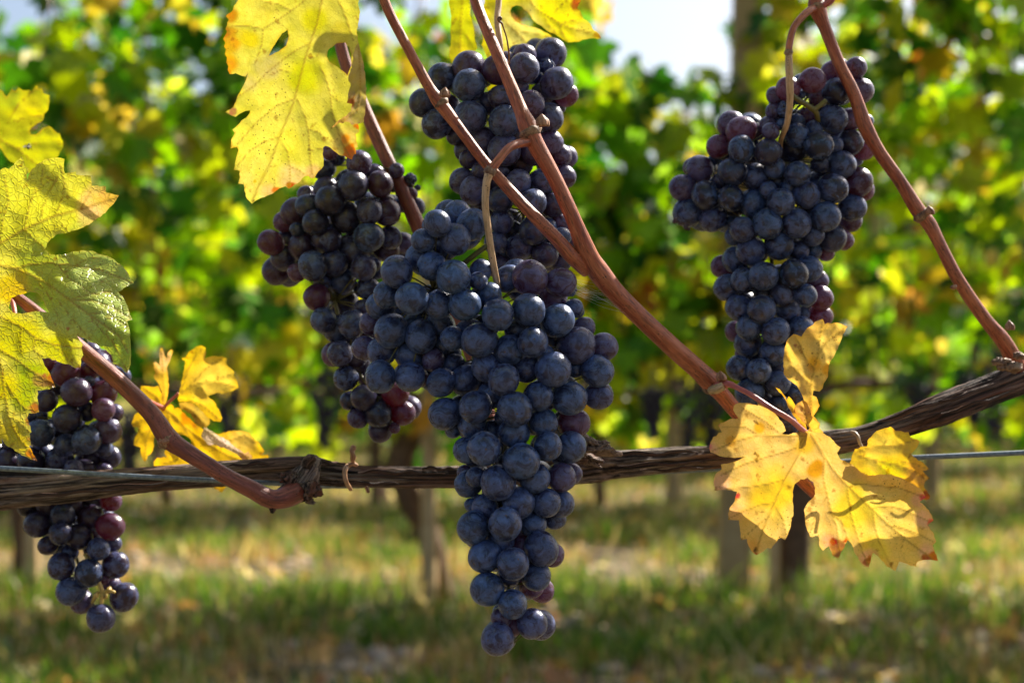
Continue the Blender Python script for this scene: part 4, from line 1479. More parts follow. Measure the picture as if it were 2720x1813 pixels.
def leaf(name, label, crop, outline, d0, depth, veins, base, spots=(), edge=None, holes=(), parent=None, mat='leaf', grid=7.0, wave=1.2, amp=1.6, seed=1, patches=(), sigma=110):
    """outline, veins etc. are measured in a crop (x0, y0, scale); depth: (x, y, mm nearer the camera) in the same units"""
    x0, y0, s = crop
    cv = lambda q: (x0 + q[0] / s, y0 + q[1] / s)
    out = jag([cv(q) for q in outline], seed, amp)
    hs = [jag([cv(q) for q in h], seed + 5, amp * .5) for h in holes]
    xs = [q[0] for q in out]
    ys = [q[1] for q in out]
    pts = list(out)
    edges = [(i, (i + 1) % len(out)) for i in range(len(out))]
    for h in hs:
        b = len(pts)
        pts += h
        edges += [(b + i, b + (i + 1) % len(h)) for i in range(len(h))]
    nb = len(pts)
    gx = np.arange(min(xs), max(xs), grid)
    gy = np.arange(min(ys), max(ys), grid * .87)
    G = np.array([(x + (grid / 2 if j % 2 else 0), y) for j, y in enumerate(gy) for x in gx])
    allpoly = [out] + hs
    A = np.array([q for p in allpoly for q in p])
    B = np.array([p[(i + 1) % len(p)] for p in allpoly for i in range(len(p))])
    ed = seg_dist(G[:, 0], G[:, 1], A, B)
    for (x, y), e in zip(G, ed):
        if e < grid * .45: continue
        if inside(x, y, out) and not any(inside(x, y, h) for h in hs): pts.append((x, y))
    res = delaunay_2d_cdt([Vector(p) for p in pts], edges, [], 0, 1e-4)
    V2, F2 = res[0], res[2]
    faces = []
    for f in F2:
        cx = sum(V2[i][0] for i in f) / len(f)
        cy_ = sum(V2[i][1] for i in f) / len(f)
        if inside(cx, cy_, out) and not any(inside(cx, cy_, h) for h in hs): faces.append(tuple(reversed(f)))
    X = np.array([v[0] for v in V2])
    Y = np.array([v[1] for v in V2])
    ed = seg_dist(X, Y, A, B)
    # veins: (width, points)
    vein = np.zeros(len(X))
    vd = np.full(len(X), 1e9)
    for w, pl in veins:
        pl = np.array([cv(q) for q in pl])
        dd = seg_dist(X, Y, pl[:-1], pl[1:])
        vein = np.maximum(vein, np.clip(1.25 - dd / (w * .62), 0, 1))
        vd = np.minimum(vd, dd)
    # depth field
    dep = np.zeros(len(X))
    if depth:
        cp = np.array([(*cv(q), q[2]) for q in depth])
        W = np.stack([np.exp(-((X - c[0]) ** 2 + (Y - c[1]) ** 2) / (2 * sigma ** 2)) + 1e-7 for c in cp])
        dep = (W * cp[:, 2:3]).sum(0) / W.sum(0)
    nz = np.array([noise.noise(Vector((a / 75, b / 75, seed * 3.3))) + .5 * noise.noise(Vector((a / 30, b / 30, seed * 7.1))) for a, b in zip(X, Y)])
    puff = np.clip(vd / 22, 0, 1)
    dmm = -dep + wave * (nz * 1.5 - .8 * puff + .25 * vein)
    edge_w = np.exp(-ed / 14)
    dmm = dmm + edge_w * 1.0 * np.array([noise.noise(Vector((a / 22, b / 22, seed * 1.7))) for a, b in zip(X, Y)]) * wave
    D = d0 + dmm * .001
    v3 = [P(a, b, c) for a, b, c in zip(X, Y, D)]
    # colour of the blade itself
    col = np.tile(np.array(base, dtype=float), (len(X), 1))
    n2 = np.array([noise.noise(Vector((a / 60, b / 60, seed * 5.9))) for a, b in zip(X, Y)])
    for (x, y, r, c, hard) in patches:
        cx, cy_ = cv((x, y))
        r = r / s
        t = np.clip((r * (1 + .5 * n2) - np.hypot(X - cx, Y - cy_)) / (r * hard) + .5, 0, 1)[:, None]
        t = t * t * (3 - 2 * t)
        col = col * (1 - t) + np.array(c) * t
    n3 = np.array([noise.noise(Vector((a / 16, b / 16, seed * 2.9))) for a, b in zip(X, Y)])
    if edge:
        c, wpx, th = edge
        t = np.clip(np.exp(-ed / wpx) * 1.3 + n3 * .5 + n2 * .5 - th, 0, 1)[:, None]
        col = col * (1 - t) + np.array(c) * t
    for (x, y, r, c) in spots:
        cx, cy_ = cv((x, y))
        r = r / s
        t = np.clip((r * (1 + .6 * n3) - np.hypot(X - cx, Y - cy_)) / (r * .35) + .5, 0, 1)[:, None]
        col = col * (1 - t) + np.array(c) * t
    c4 = np.ones((len(X), 4))
    c4[:, :3] = np.clip(col, 0, 1)
    org = P(float(np.mean(X)), float(np.mean(Y)), d0)
    me = mesh(name, [p - org for p in v3], faces, M[mat], True, {'tint': ('FLOAT_COLOR', c4), 'vein': ('FLOAT', vein)})
    o = bpy.data.objects.new(name, me)
    o.location = org
    link(o, parent)
    if label: o['label'] = label
    return o


YEL = (0.84, 0.68, 0.09)
YGR = (0.80, 0.72, 0.12)
GOLD = (0.92, 0.62, 0.20)
GREENL = (0.30, 0.42, 0.05)
REDB = (0.40, 0.008, 0.025)
BRN = (0.30, 0.10, 0.035)
ORG = (0.85, 0.30, 0.03)
PINKY = (0.88, 0.50, 0.30)
DARKT = (0.04, 0.012, 0.012)

# --- big leaf at the top
cT = (560, 0, 2.8)
L1 = leaf('leaf', 'large yellow leaf hanging from the top edge, two holes and red tipped teeth', cT,
    [(230,-420),(205,-200),(215,-60),(198,10),(170,45),(165,75),(110,120),(135,150),(120,190),(108,215),(120,235),(92,290),(108,320),(98,345),(112,370),(103,405),(120,430),(115,465),
     (130,495),(125,520),(140,552),(185,545),(215,560),(258,570),(275,545),(262,595),(230,660),(200,710),(190,735),(175,775),(150,810),(105,835),(150,858),(185,870),(210,850),
     (260,825),(292,822),(275,860),(200,930),(160,965),(178,990),(150,1040),(148,1105),(195,1095),(205,1115),(185,1190),(170,1265),(215,1272),(205,1365),(243,1370),(250,1420),
     (270,1480),(305,1515),(330,1495),(400,1465),(460,1440),(510,1400),(555,1385),(580,1403),(625,1370),(665,1350),(700,1310),(770,1325),(800,1275),(838,1235),(835,1100),
     (850,1085),(890,1100),(950,1150),(1050,1187),(1065,1150),(1080,1145),(1075,1100),(1092,1095),(1075,1000),(1105,980),(1090,900),(1120,800),(1110,650),(1110,500),(1100,330),
     (1085,250),(1095,180),(1110,90),(1095,30),(1110,-60),(1150,-250),(1000,-420),(600,-520)],
    .642, [(600, -300, 2), (200, 300, 2), (100, 350, -8), (600, 300, 6), (600, 700, 4), (600, 1000, 0), (320, 1400, -12), (150, 840, -8), (1000, 1100, -4), (1080, 300, -2), (1080, 600, -6), (850, 1000, 0)],
    [(5, [(850,-100),(790,180),(740,320),(700,440),(650,640),(610,780),(520,1000),(430,1240),(360,1370),(310,1500)]),
     (3.5, [(760,-60),(680,20),(600,80),(480,160),(390,215),(250,190),(150,200)]), (3, [(390,215),(380,330),(330,480)]), (3, [(600,80),(500,30),(380,10)]),
     (3.5, [(740,320),(640,370),(540,440),(430,530),(320,640),(200,720)]), (3.5, [(610,740),(500,780),(350,900),(200,1070)]), (3, [(510,1020),(400,1050),(290,1120),(200,1230)]),
     (3.5, [(640,740),(700,860),(730,1000),(740,1180),(760,1310)]), (3, [(520,1030),(570,1130),(590,1250),(590,1380)]), (2.5, [(430,1250),(475,1330),(480,1430)]),
     (3.5, [(810,480),(860,600),(890,700),(900,830),(930,930),(970,1050),(1040,1170)]), (3.5, [(940,-20),(1000,120),(1060,300)]), (2.5, [(720,960),(800,980),(850,1030)]),
     (2.5, [(600,540),(520,520),(440,560)]), (2.5, [(690,440),(790,420),(850,330)]), (2.5, [(890,700),(960,760)]), (2.5, [(740,1120),(830,1100)]), (2.5, [(590,1240),(650,1260),(700,1300)])],
    YGR, spots=[(590, 1385, 38, REDB), (490, 1415, 30, (.75, .1, .06)), (318, 1498, 14, DARKT), (160, 835, 30, (.35, .03, .10)), (112, 838, 18, DARKT), (205, 1103, 10, REDB), (190, 730, 10, DARKT),
                  (175, 1262, 9, REDB), (1040, 1130, 55, (.85, .16, .03)), (1000, 1040, 40, (.88, .25, .05)), (1095, 940, 26, (.8, .10, .03)), (730, 1110, 12, (.06, .03, .02)), (728, 1080, 9, (.06, .03, .02)), (733, 1140, 9, (.06, .03, .02)),
                  (330, 1350, 12, (.75, .5, .05))],
    edge=((.62, .17, .03), 5, 1.0), holes=[[(570,222),(580,270),(560,340),(500,385),(432,415),(450,375),(490,310),(530,250)],
                                            [(1015,560),(985,530),(930,490),(880,460),(863,420),(872,375),(935,325),(1000,318),(1030,352),(1046,420),(1045,490)]],
    patches=[(130, 300, 95, (.80, .34, .04), .9), (130, 480, 70, (.78, .30, .04), .9), (150, 120, 55, (.50, .15, .03), .7), (110, 250, 30, (.45, .13, .03), .6), (125, 540, 30, (.6, .14, .03), .6), (430, 80, 60, (.86, .72, .12), .8), (240, 260, 45, (.86, .68, .08), .8),
             (840, 310, 60, (.86, .72, .14), .8), (960, 230, 70, (.86, .70, .10), .8), (500, 340, 60, (.86, .70, .10), .9), (420, 500, 90, (.62, .52, .16), .9), (280, 620, 70, (.60, .50, .16), .9), (700, 560, 130, (.60, .62, .02), 1), (560, 1040, 90, (.80, .72, .10), .9),
             (350, 1350, 140, (.88, .74, .16), .9), (620, 1330, 110, (.88, .60, .26), .8), (760, 1290, 60, (.88, .50, .24), .8), (1000, 1080, 110, (.88, .66, .16), .8), (300, 300, 70, (.84, .64, .05), .9), (420, 1430, 70, (.88, .56, .25), .9), (800, 150, 90, (.7,.66,.03), 1)],
    parent=vine, seed=3, grid=4.8, wave=.6)
leaf('curled_lobe', 'dry brown lobe curled round at the right', cT,
     [(1098,320),(1118,400),(1135,460),(1152,600),(1157,720),(1148,830),(1140,905),(1125,912),(1100,920),(1050,930),(1030,908),(1000,905),(940,925),(885,970),(900,945),(950,895),(1010,860),(1045,825),(1052,775),
      (1012,765),(1020,700),(1040,640),(1022,580),(1035,540),(1050,500),(1060,400),(1080,340)],
     .632, [(1120, 400, -6), (1150, 700, -12), (1040, 640, 6), (1100, 600, 2), (1010, 860, 6), (885, 970, -4), (1120, 900, -4)],
     [(3, [(1095,340),(1110,500),(1115,700),(1090,820),(1000,890),(900,950)]), (2, [(1110,500),(1060,600)]), (2, [(1115,650),(1060,740)])],
     (.52, .36, .17), spots=[(1030, 770, 30, (.5, .12, .03)), (890, 965, 12, DARKT)], patches=[(1070, 420, 70, (.70, .48, .22), .9), (1080, 700, 60, (.34, .26, .15), .9), (1110, 860, 60, (.45, .36, .13), .9), (960, 920, 50, (.30, .2, .06), .8)],
     edge=((.6, .3, .12), 4, 1.0), parent=L1, seed=8, grid=4.5, wave=1.8, sigma=50)

# --- left big leaf, upper half sunlit, middle lobe turned up to the light
cL = (0, 200, 2.6125)
o_ = 1175.6
L2 = leaf('leaf', 'big leaf at the left edge with orange tip, glossy green middle lobe and red brown patches', cL,
    [(-500,760),(-300,700),(-50,690),(0,660),(35,640),(60,650),(120,590),(150,560),(165,590),(178,635),(198,648),(183,690),(185,735),(215,660),(270,610),(330,580),(400,570),(450,580),(443,620),
     (452,680),(525,668),(530,690),(630,697),(638,765),(735,770),(740,815),(825,832),(790,890),(730,955),(650,1010),(580,1055),(480,1088),(390,1105),(340,1150),(310,1205),(340,1240),
     (390,1248),(450,1240),(500,1222),(580,1213),(660,1225),(725,1250),(780,1270),(835,1310),(880,1360),(930,1445),(880,1465),(822,1500),(870,1568),(918,1695),(882,1705),(900,1776),
     (905,1850),(910,1935),(905,2005),(882,2065),(850,2035),(820,2010),(785,2000),(775,1945),(745,1915),(720,1886),(650,1856),(590,1826),(535,1808),(575,1870),(565,1890),(578,1940),(562,1966),(560,2030),(520,2030),(490,2010),
     (400,1985),(330,1960),(290,1962),(310,2015),(345,2065),(383,2163),(320,2178),(260,2185),(258,2235),(272,2335),(240,2345),(200,2343),(190,2375),(218,2475),(205,2485),(215,2563),(203,2572),(258,2675),(200,2655),
     (150,2635),(75,2580),(40,2565),(12,2520),(15,2555),(-20,2570),(-200,2575),(-420,2300),(-600,1500)],
    .655, [(0, 900, 0), (400, 800, 6), (820, 830, 14), (100, 1150, 0), (330, 1220, 0), (500, 1240, -14), (700, 1280, -18), (920, 1440, -8), (300, 1400, 4), (600, 1550, 14), (860, 1650, 14), (560, 1750, 34), (760, 1850, 40), (880, 2050, 44),
           (200, 1700, 4), (50, 2000, 2), (300, 2000, 8), (560, 1960, 6), (100, 2300, 6), (250, 2660, 16), (-300, 1500, -10)],
    [(6, [(-300,1300),(-100,1215),(0,1165),(170,1065),(390,970),(560,930),(820,840)]), (3.5, [(170,1065),(205,900),(235,820),(285,740),(300,640)]), (3.5, [(390,970),(440,830),(450,760),(420,620)]), (3, [(280,1010),(300,900),(400,700)]),
     (3, [(170,1065),(250,1150),(310,1195)]), (2.5, [(560,930),(620,830),(640,780)]), (2.5, [(390,970),(420,1030),(480,1080)]), (3, [(0,1165),(20,1000),(60,880),(30,700)]), (2.5, [(235,820),(330,740),(440,720)]),
     (6, [(-300,1290),(0,1318),(100,1340),(230,1390),(330,1446),(480,1556),(600,1646),(720,1730),(830,1810),(890,1920)]), (4, [(100,1340),(200,1312),(350,1300),(520,1320),(700,1350),(920,1440)]), (3.5, [(480,1556),(620,1520),(760,1500),(840,1560)]),
     (3.5, [(480,1556),(640,1560),(780,1610),(910,1690)]), (3.5, [(600,1646),(680,1740),(790,1860),(882,2050)]), (3, [(330,1446),(400,1560),(480,1660),(560,1760),(640,1840)]), (3, [(230,1390),(330,1520),(400,1660)]), (3, [(600,1646),(760,1660),(890,1750)]),
     (3, [(400,1310),(470,1400),(560,1460),(640,1520)]), (2.5, [(520,1320),(600,1270),(700,1260)]),
     (5, [(-200,1600),(0,1670),(150,1745),(250,1820),(350,1860),(570,1895)]), (4.5, [(-200,1850),(0,1900),(120,1975),(200,2035),(280,2090),(380,2140)]), (3.5, [(40,2135),(100,2225),(180,2320)]),
     (4, [(-20,1920),(5,1990),(30,2180),(60,2370),(120,2500),(250,2660)]), (3, [(150,1745),(140,1850),(150,1920)]), (3, [(250,1820),(230,1900),(290,1950)]), (3, [(350,1860),(430,1920),(520,2020)]), (2.5, [(30,2180),(-20,2300),(10,2450)]), (2.5, [(60,2370),(120,2390),(200,2470)])],
    YGR, spots=[(820, 836, 16, (.5, .06, .1)), (445, 580, 10, DARKT), (882, 2062, 14, (.25, .02, .03)), (340, 2110, 50, (.42, .06, .04)), (280, 2120, 60, (.42, .20, .08)), (310, 2080, 26, (.3, .03, .05)), (235, 2310, 38, (.52, .10, .05)),
                  (205, 2400, 26, (.6, .25, .06)), (200, 2520, 16, (.8, .35, .08)), (245, 2655, 34, (.72, .03, .03)), (205, 2620, 30, (.88, .25, .02)), (552, 2030, 14, (.5, .05, .05)), (155, 562, 8, DARKT), (500, 1975, 11, (.12, .06, .02)), (385, 1725, 9, (.3, .03, .02)), (470, 1755, 14, (.4, .12, .05)), (548, 1600, 8, (.15, .08, .02))],
    patches=[(200, 900, 420, (.74, .74, .08), .9), (680, 910, 130, (.86, .56, .20), .8), (770, 850, 70, (.88, .42, .16), .8), (640, 1010, 80, (.88, .52, .24), .9), (600, 1500, 420, (.46, .60, .14), .5), (250, 1250, 130, (.50, .60, .07), 1), (300, 1500, 160, (.50, .60, .06), .8), (780, 1900, 170, (.42, .60, .07), .8),
             (90, 1470, 110, (.82, .58, .03), .9), (150, 1800, 150, (.66, .62, .03), 1), (230, 2080, 130, (.35, .46, .03), 1), (150, 2250, 90, (.42, .52, .03), 1), (90, 2480, 110, (.84, .60, .03), .9), (400, 1900, 140, (.60, .60, .03), 1), (20, 2150, 100, (.74, .62, .03), 1)],
    edge=((.80, .55, .12), 2.5, 1.0), holes=[[(80,1545),(120,1525),(170,1515),(210,1501),(260,1510),(290,1545),(340,1643),(250,1635),(150,1653),(90,1645),(60,1615)]],
    parent=vine, mat='leafg', seed=5, grid=5.0, wave=1.3, sigma=65)
mb = MB()
pxtube(mb, [(-40, 600, .70, 6), (10, 760, .69, 6), (35, 808, .685, 6.5), (48, 850, .68, 6), (120, 900, .70, 5), (240, 960, .71, 5)], 12, .003)
mb.build('petiole', M['petiole'], L2)

# --- upper left leaf, a little out of focus
L3 = leaf('leaf', 'smaller yellow green leaf at the left edge above the big one, with a tiny fly on it', cL,
    [(-300,60),(-60,100),(15,105),(45,150),(80,95),(105,110),(130,85),(160,105),(205,100),(220,115),(255,68),(265,95),(290,90),(300,125),(345,140),(340,200),(335,240),(305,270),(300,310),(240,350),
     (205,385),(215,410),(245,412),(300,365),(340,352),(370,375),(380,385),(415,405),(425,440),(438,480),(425,520),(405,560),(380,590),(200,680),(100,610),(60,590),(0,505),(-80,450),(-300,500)],
    .79, [(0, 300, 0), (300, 120, -6), (400, 450, 8), (200, 600, 12)],
    [(5, [(-200,380),(0,450),(120,510),(220,590),(280,640)]), (3.5, [(0,450),(60,330),(130,200),(250,90)]), (3, [(120,510),(250,470),(420,460)]), (3, [(60,330),(180,290),(300,280)])],
    (.64, .66, .025), patches=[(200, 230, 110, (.76, .68, .03), 1), (60, 150, 80, (.5, .6, .05), 1)], edge=((.86, .50, .05), 3, .85), parent=vine, seed=9, grid=7)
# tiny fly
fl = bpy.data.objects.new('fly', None)
fl.location = P(75, 391, .775)
sc.collection.objects.link(fl)
tag(fl, 'tiny black fly sitting on the yellow green leaf at the left edge', 'fly')
mb = MB()
mb.lump(P(75, 391, .775), px(4.5, .775), .1, 12, 8, (.8, .8, 1.5))
mb.lump(P(76, 384, .774), px(2.8, .774), .1, 10, 7)
for s1 in (-1, 1):
    for q in (-3, 0, 3):
        mb.tube([P(75, 390 + q, .775), P(75 + s1 * 7, 388 + q * 1.6, .776), P(75 + s1 * 9, 393 + q * 2, .779)], [px(.6, .775)] * 3, 5, .0006)
mb.build('body', M['fly'], fl)
for s1 in (-1, 1):
    mb = MB()
    mb.lump(P(75 + s1 * 5 - 4, 389, .773), px(5, .775), .05, 10, 6, (1.2, .1, .45), Matrix.Rotation(.3 * s1, 3, CF))
    mb.build('wing', M['web'], fl)

# --- yellow leaf on the pink stalk, right
cR = (1860, 820, 2.178)
L4 = leaf('leaf', 'bright golden leaf on a pink stalk in front of the cordon at right, red tipped teeth', cR,
    [(620,706),(570,712),(510,727),(470,722),(495,705),(488,680),(470,650),(430,600),(400,575),(375,555),(330,543),(335,560),(290,545),(230,543),(195,560),(190,585),(205,610),(220,632),(170,637),(105,670),(112,690),(125,712),
     (75,740),(60,770),(52,805),(60,830),(110,850),(180,860),(262,857),(200,882),(120,900),(125,925),(85,960),(76,1000),(82,1050),(150,1045),(212,1055),(200,1110),(170,1150),(160,1218),(225,1222),(230,1280),
     (238,1337),(270,1330),(280,1370),(300,1405),(325,1422),(350,1410),(390,1380),(410,1387),(450,1330),(468,1322),(490,1337),(520,1270),(540,1180),(535,1060),(545,1015),(580,985),(620,976),(655,1000),(663,1050),
     (655,1090),(625,1115),(600,1165),(610,1250),(635,1317),(685,1313),(690,1370),(710,1398),(745,1370),(765,1425),(800,1442),(825,1390),(852,1335),(870,1350),(900,1420),(940,1480),(975,1495),(1000,1410),(1040,1440),
     (1080,1490),(1130,1514),(1150,1460),(1200,1475),(1250,1490),(1257,1460),(1310,1450),(1377,1455),(1358,1410),(1345,1366),(1366,1345),(1352,1300),(1315,1250),(1350,1222),(1340,1190),(1300,1140),(1270,1118),
     (1303,1088),(1285,1050),(1230,1010),(1160,975),(1080,955),(1000,962),(960,960),(930,945),(895,912),(868,892),(812,872),(792,832),(812,800),(780,775),(750,740),(715,720),(680,700)],
    .672, [(620, 720, 6), (100, 800, 0), (80, 1000, -2), (300, 900, 0), (320, 1400, -6), (600, 1000, 0), (800, 1100, 2), (1000, 1250, -4), (1100, 1500, -8), (1370, 1450, -8), (1300, 1100, 4), (700, 1390, -12), (870, 900, 2)],
    [(4.5, [(625,715),(590,800),(548,880),(490,985),(430,1120),(395,1200),(365,1270),(325,1400)]), (3.5, [(625,715),(560,800),(480,830),(400,850),(250,900),(120,960)]), (3.5, [(600,735),(480,735),(340,730),(220,760),(70,820)]),
     (5, [(640,722),(680,790),(720,860),(770,930),(830,1000),(950,1115),(1080,1240),(1200,1340),(1350,1450)]), (3.5, [(718,860),(712,980),(735,1080),(760,1180),(790,1260),(805,1400)]), (3.5, [(850,1020),(870,1180),(920,1350),(970,1480)]),
     (3.5, [(1000,1160),(1010,1260),(1040,1360),(1110,1490)]), (3.5, [(1000,1150),(1100,1140),(1180,1160),(1330,1230)]), (3.5, [(880,1010),(1000,1020),(1150,1035),(1290,1085)]), (3.5, [(1080,1250),(1180,1270),(1260,1300),(1350,1345)]),
     (3, [(490,985),(400,1010),(280,1030),(150,1040)]), (3, [(430,1120),(350,1130),(250,1170),(170,1210)]), (2.5, [(430,1120),(480,1220),(500,1310)]), (2.5, [(395,1200),(320,1260),(245,1330)]), (2.5, [(735,1080),(670,1180),(640,1290)]), (2.5, [(1180,1330),(1160,1400),(1200,1470)]),
     (2.5, [(340,730),(260,680),(130,680)]), (2.5, [(480,735),(380,650),(240,570)]), (2.5, [(760,1180),(820,1230),(850,1320)])],
    GOLD, spots=[(798, 1385, 52, (.30, .09, .05)), (768, 1345, 22, REDB), (840, 1338, 14, REDB), (968, 1462, 28, (.35, .02, .04)), (985, 1440, 14, REDB), (1345, 1442, 44, (.55, .10, .03)), (1310, 1440, 22, REDB), (1335, 1232, 22, (.8, .02, .09)),
                   (1290, 1092, 20, (.8, .03, .12)), (215, 1080, 16, (.6, .02, .08)), (82, 1047, 10, DARKT), (162, 1218, 10, DARKT), (320, 1392, 12, DARKT), (490, 1333, 10, DARKT), (325, 870, 13, DARKT), (335, 850, 11, DARKT), (318, 838, 9, DARKT), (328, 885, 8, DARKT), (1105, 1475, 10, DARKT), (315, 650, 8, DARKT), (330, 662, 8, DARKT),
                   (840, 885, 22, (.05, .03, .02)), (870, 892, 14, (.05, .03, .02)), (815, 825, 12, (.12, .08, .04)), (490, 720, 12, DARKT), (55, 800, 14, (.8, .25, .25)), (240, 1335, 8, DARKT), (105, 672, 8, (.5, .02, .1)), (325, 1418, 9, (.4,.02,.02))],
    patches=[(110, 1010, 60, (.88, .50, .28), .9), (60, 820, 45, (.88, .48, .28), .9), (200, 1180, 60, (.88, .50, .26), .9), (300, 1370, 60, (.86, .44, .12), .9), (670, 930, 50, (.70, .32, .05), .6), (680, 900, 35, (.6, .25, .04), .6), (850, 1240, 26, (.62, .28, .05), .6), (180, 765, 30, (.74, .36, .08), .6), (345, 690, 28, (.74, .38, .06), .6),
             (600, 790, 60, (.80, .52, .08), .9), (1100, 1180, 170, (.90, .66, .18), .9), (1150, 1400, 130, (.90, .64, .16), .9), (900, 1150, 120, (.84, .66, .08), 1), (1000, 1400, 80, (.84, .68, .10), 1), (970, 1440, 50, (.88, .45, .25), .8), (740, 1340, 55, (.88, .42, .22), .8), (1300, 1210, 50, (.88, .5, .3), .8), (1270, 1100, 40, (.88, .5, .3), .8), (1310, 1400, 45, (.88, .5, .3), .8),
             (420, 1080, 130, (.82, .58, .07), 1), (800, 820, 60, (.86, .60, .18), .9)],
    edge=((.86, .45, .10), 2.2, .95), parent=vine, mat='gold', seed=12, grid=4.6, wave=.8)
leaf('lobe', 'lobe held behind at the right with brown toothed edge', cR,
     [(895,810),(930,795),(965,795),(975,750),(1020,705),(1100,680),(1130,705),(1160,705),(1205,712),(1215,740),(1270,765),(1255,800),(1220,840),(1235,855),(1290,890),(1325,925),(1288,938),(1328,980),(1300,1000),(1297,1035),
      (1330,1080),(1325,1100),(1305,1105),(1270,1085),(1150,1010),(1000,985),(930,960),(860,900)],
     .676, [(900, 850, 2), (1100, 700, -2), (1300, 930, -6), (1310, 1080, 0), (1100, 950, 0)],
     [(4, [(890,830),(980,800),(1060,795),(1140,790),(1240,760)]), (3.5, [(890,840),(1000,870),(1120,900),(1230,930),(1310,990)]), (3, [(1060,795),(1090,720)]), (3, [(1000,870),(1100,960),(1250,1040)]), (2.5, [(1120,900),(1200,880),(1310,925)])],
     (.82, .60, .07), spots=[(1312, 1075, 34, (.35, .08, .03)), (1310, 1095, 16, (.6, .03, .03)), (1325, 925, 9, DARKT), (1325, 980, 8, DARKT)], patches=[(1240, 960, 90, (.86, .42, .08), .8), (1050, 830, 90, (.86, .68, .12), 1), (1120, 930, 80, (.70, .60, .05), 1)],
     edge=((.60, .24, .05), 3, .9), parent=L4, mat='gold', seed=14, grid=6)
leaf('lobe', 'narrow lobe standing upright above the stalk', cR,
     [(622,706),(650,660),(640,600),(600,530),(585,490),(560,445),(510,410),(485,380),(481,300),(490,220),(510,170),(540,145),(560,150),(585,160),(620,110),(680,68),(708,58),(720,88),(780,78),(855,100),(838,130),(820,170),(800,215),(780,260),
      (750,310),(742,350),(740,390),(715,430),(708,460),(690,478),(655,472),(650,500),(672,508),(692,560),(668,600),(655,620),(680,650),(690,690),(715,715),(660,715)],
     .668, [(650, 700, 0), (600, 300, 14), (500, 250, 4), (850, 100, 6), (700, 400, 6), (650, 80, 12), (640, 560, 14)],
     [(4, [(640,700),(645,560),(640,450),(660,350),(680,270),(720,200),(840,105)]), (3, [(645,440),(580,380),(530,330),(500,250)]), (3, [(660,350),(600,270),(560,170)]), (3, [(680,270),(690,180),(710,80)]), (2.5, [(650,400),(700,380),(735,370)]), (2.5, [(700,230),(740,180),(790,90)])],
     (.88, .62, .16), spots=[(850, 102, 10, DARKT), (708, 62, 8, DARKT), (552, 210, 8, (.3, .08, .03)), (682, 590, 8, DARKT), (648, 258, 6, DARKT)], patches=[(640, 100, 60, (.84, .52, .16), .9), (640, 600, 70, (.86, .48, .12), .9), (660, 320, 40, (.80, .42, .06), .9), (740, 350, 30, (.8, .4, .06), .8)],
     edge=((.66, .28, .06), 2.5, .9), parent=L4, mat='gold', seed=17, grid=5, wave=1.8, sigma=70)
leaf('lobe', 'small pointed lobe beside the pink stalk', cR,
     [(436,455),(460,465),(480,492),(500,525),(512,505),(535,530),(550,556),(556,580),(590,640),(612,672),(618,702),(570,660),(540,620),(510,570),(490,520)],
     .666, [(440, 455, 8), (600, 690, 0), (540, 560, 10)], [(2.5, [(440,458),(500,530),(560,610),(612,695)])],
     (.86, .60, .08), patches=[(560, 640, 60, (.86, .5, .08), .9)], edge=((.6, .22, .04), 2.5, .85), parent=L4, mat='gold', seed=19, grid=4.5, wave=2)
leaf('lobe', 'brown cupped flap at the base of the golden leaf', cR,
     [(538,598),(545,570),(562,545),(592,528),(620,545),(634,575),(645,620),(668,640),(692,660),(688,690),(660,700),(640,690),(600,660),(565,625)],
     .660, [(600, 560, 8), (560, 600, -4), (660, 680, 0)], [(2.5, [(630,690),(610,620),(595,560)]), (2, [(610,620),(570,600)])],
     (.58, .30, .10), patches=[(590, 560, 40, (.70, .42, .16), .9), (650, 660, 40, (.80, .50, .10), .9)], edge=((.35, .12, .03), 2.5, .8), parent=L4, mat='gold', seed=21, grid=4, wave=2.2, sigma=40)
mb = MB()
pxtube(mb, [(1905, 1028, .69, 14), (1920, 1022, .684, 13), (1938, 1020, .68, 9), (1960, 1030, .676, 7), (1998, 1050, .672, 7), (2053, 1086, .668, 7), (2099, 1114, .668, 7.5), (2133, 1143, .67, 8), (2150, 1152, .674, 7)], 20, .001)
mb.build('petiole', M['petiole'], L4)
mb = MB()
pxtube(mb, [(1888, 1036, .688, 10), (1905, 1032, .682, 13), (1922, 1024, .68, 11)], 20, .001, lambda a, L, r: 1 + .15 * noise.noise(Vector((math.cos(a) * 3, math.sin(a) * 3, L * 400))))
mb.build('stalk_base', mat_cane('stalk_base', (.42, .34, .14), (.56, .36, .22), speck=False), L4)

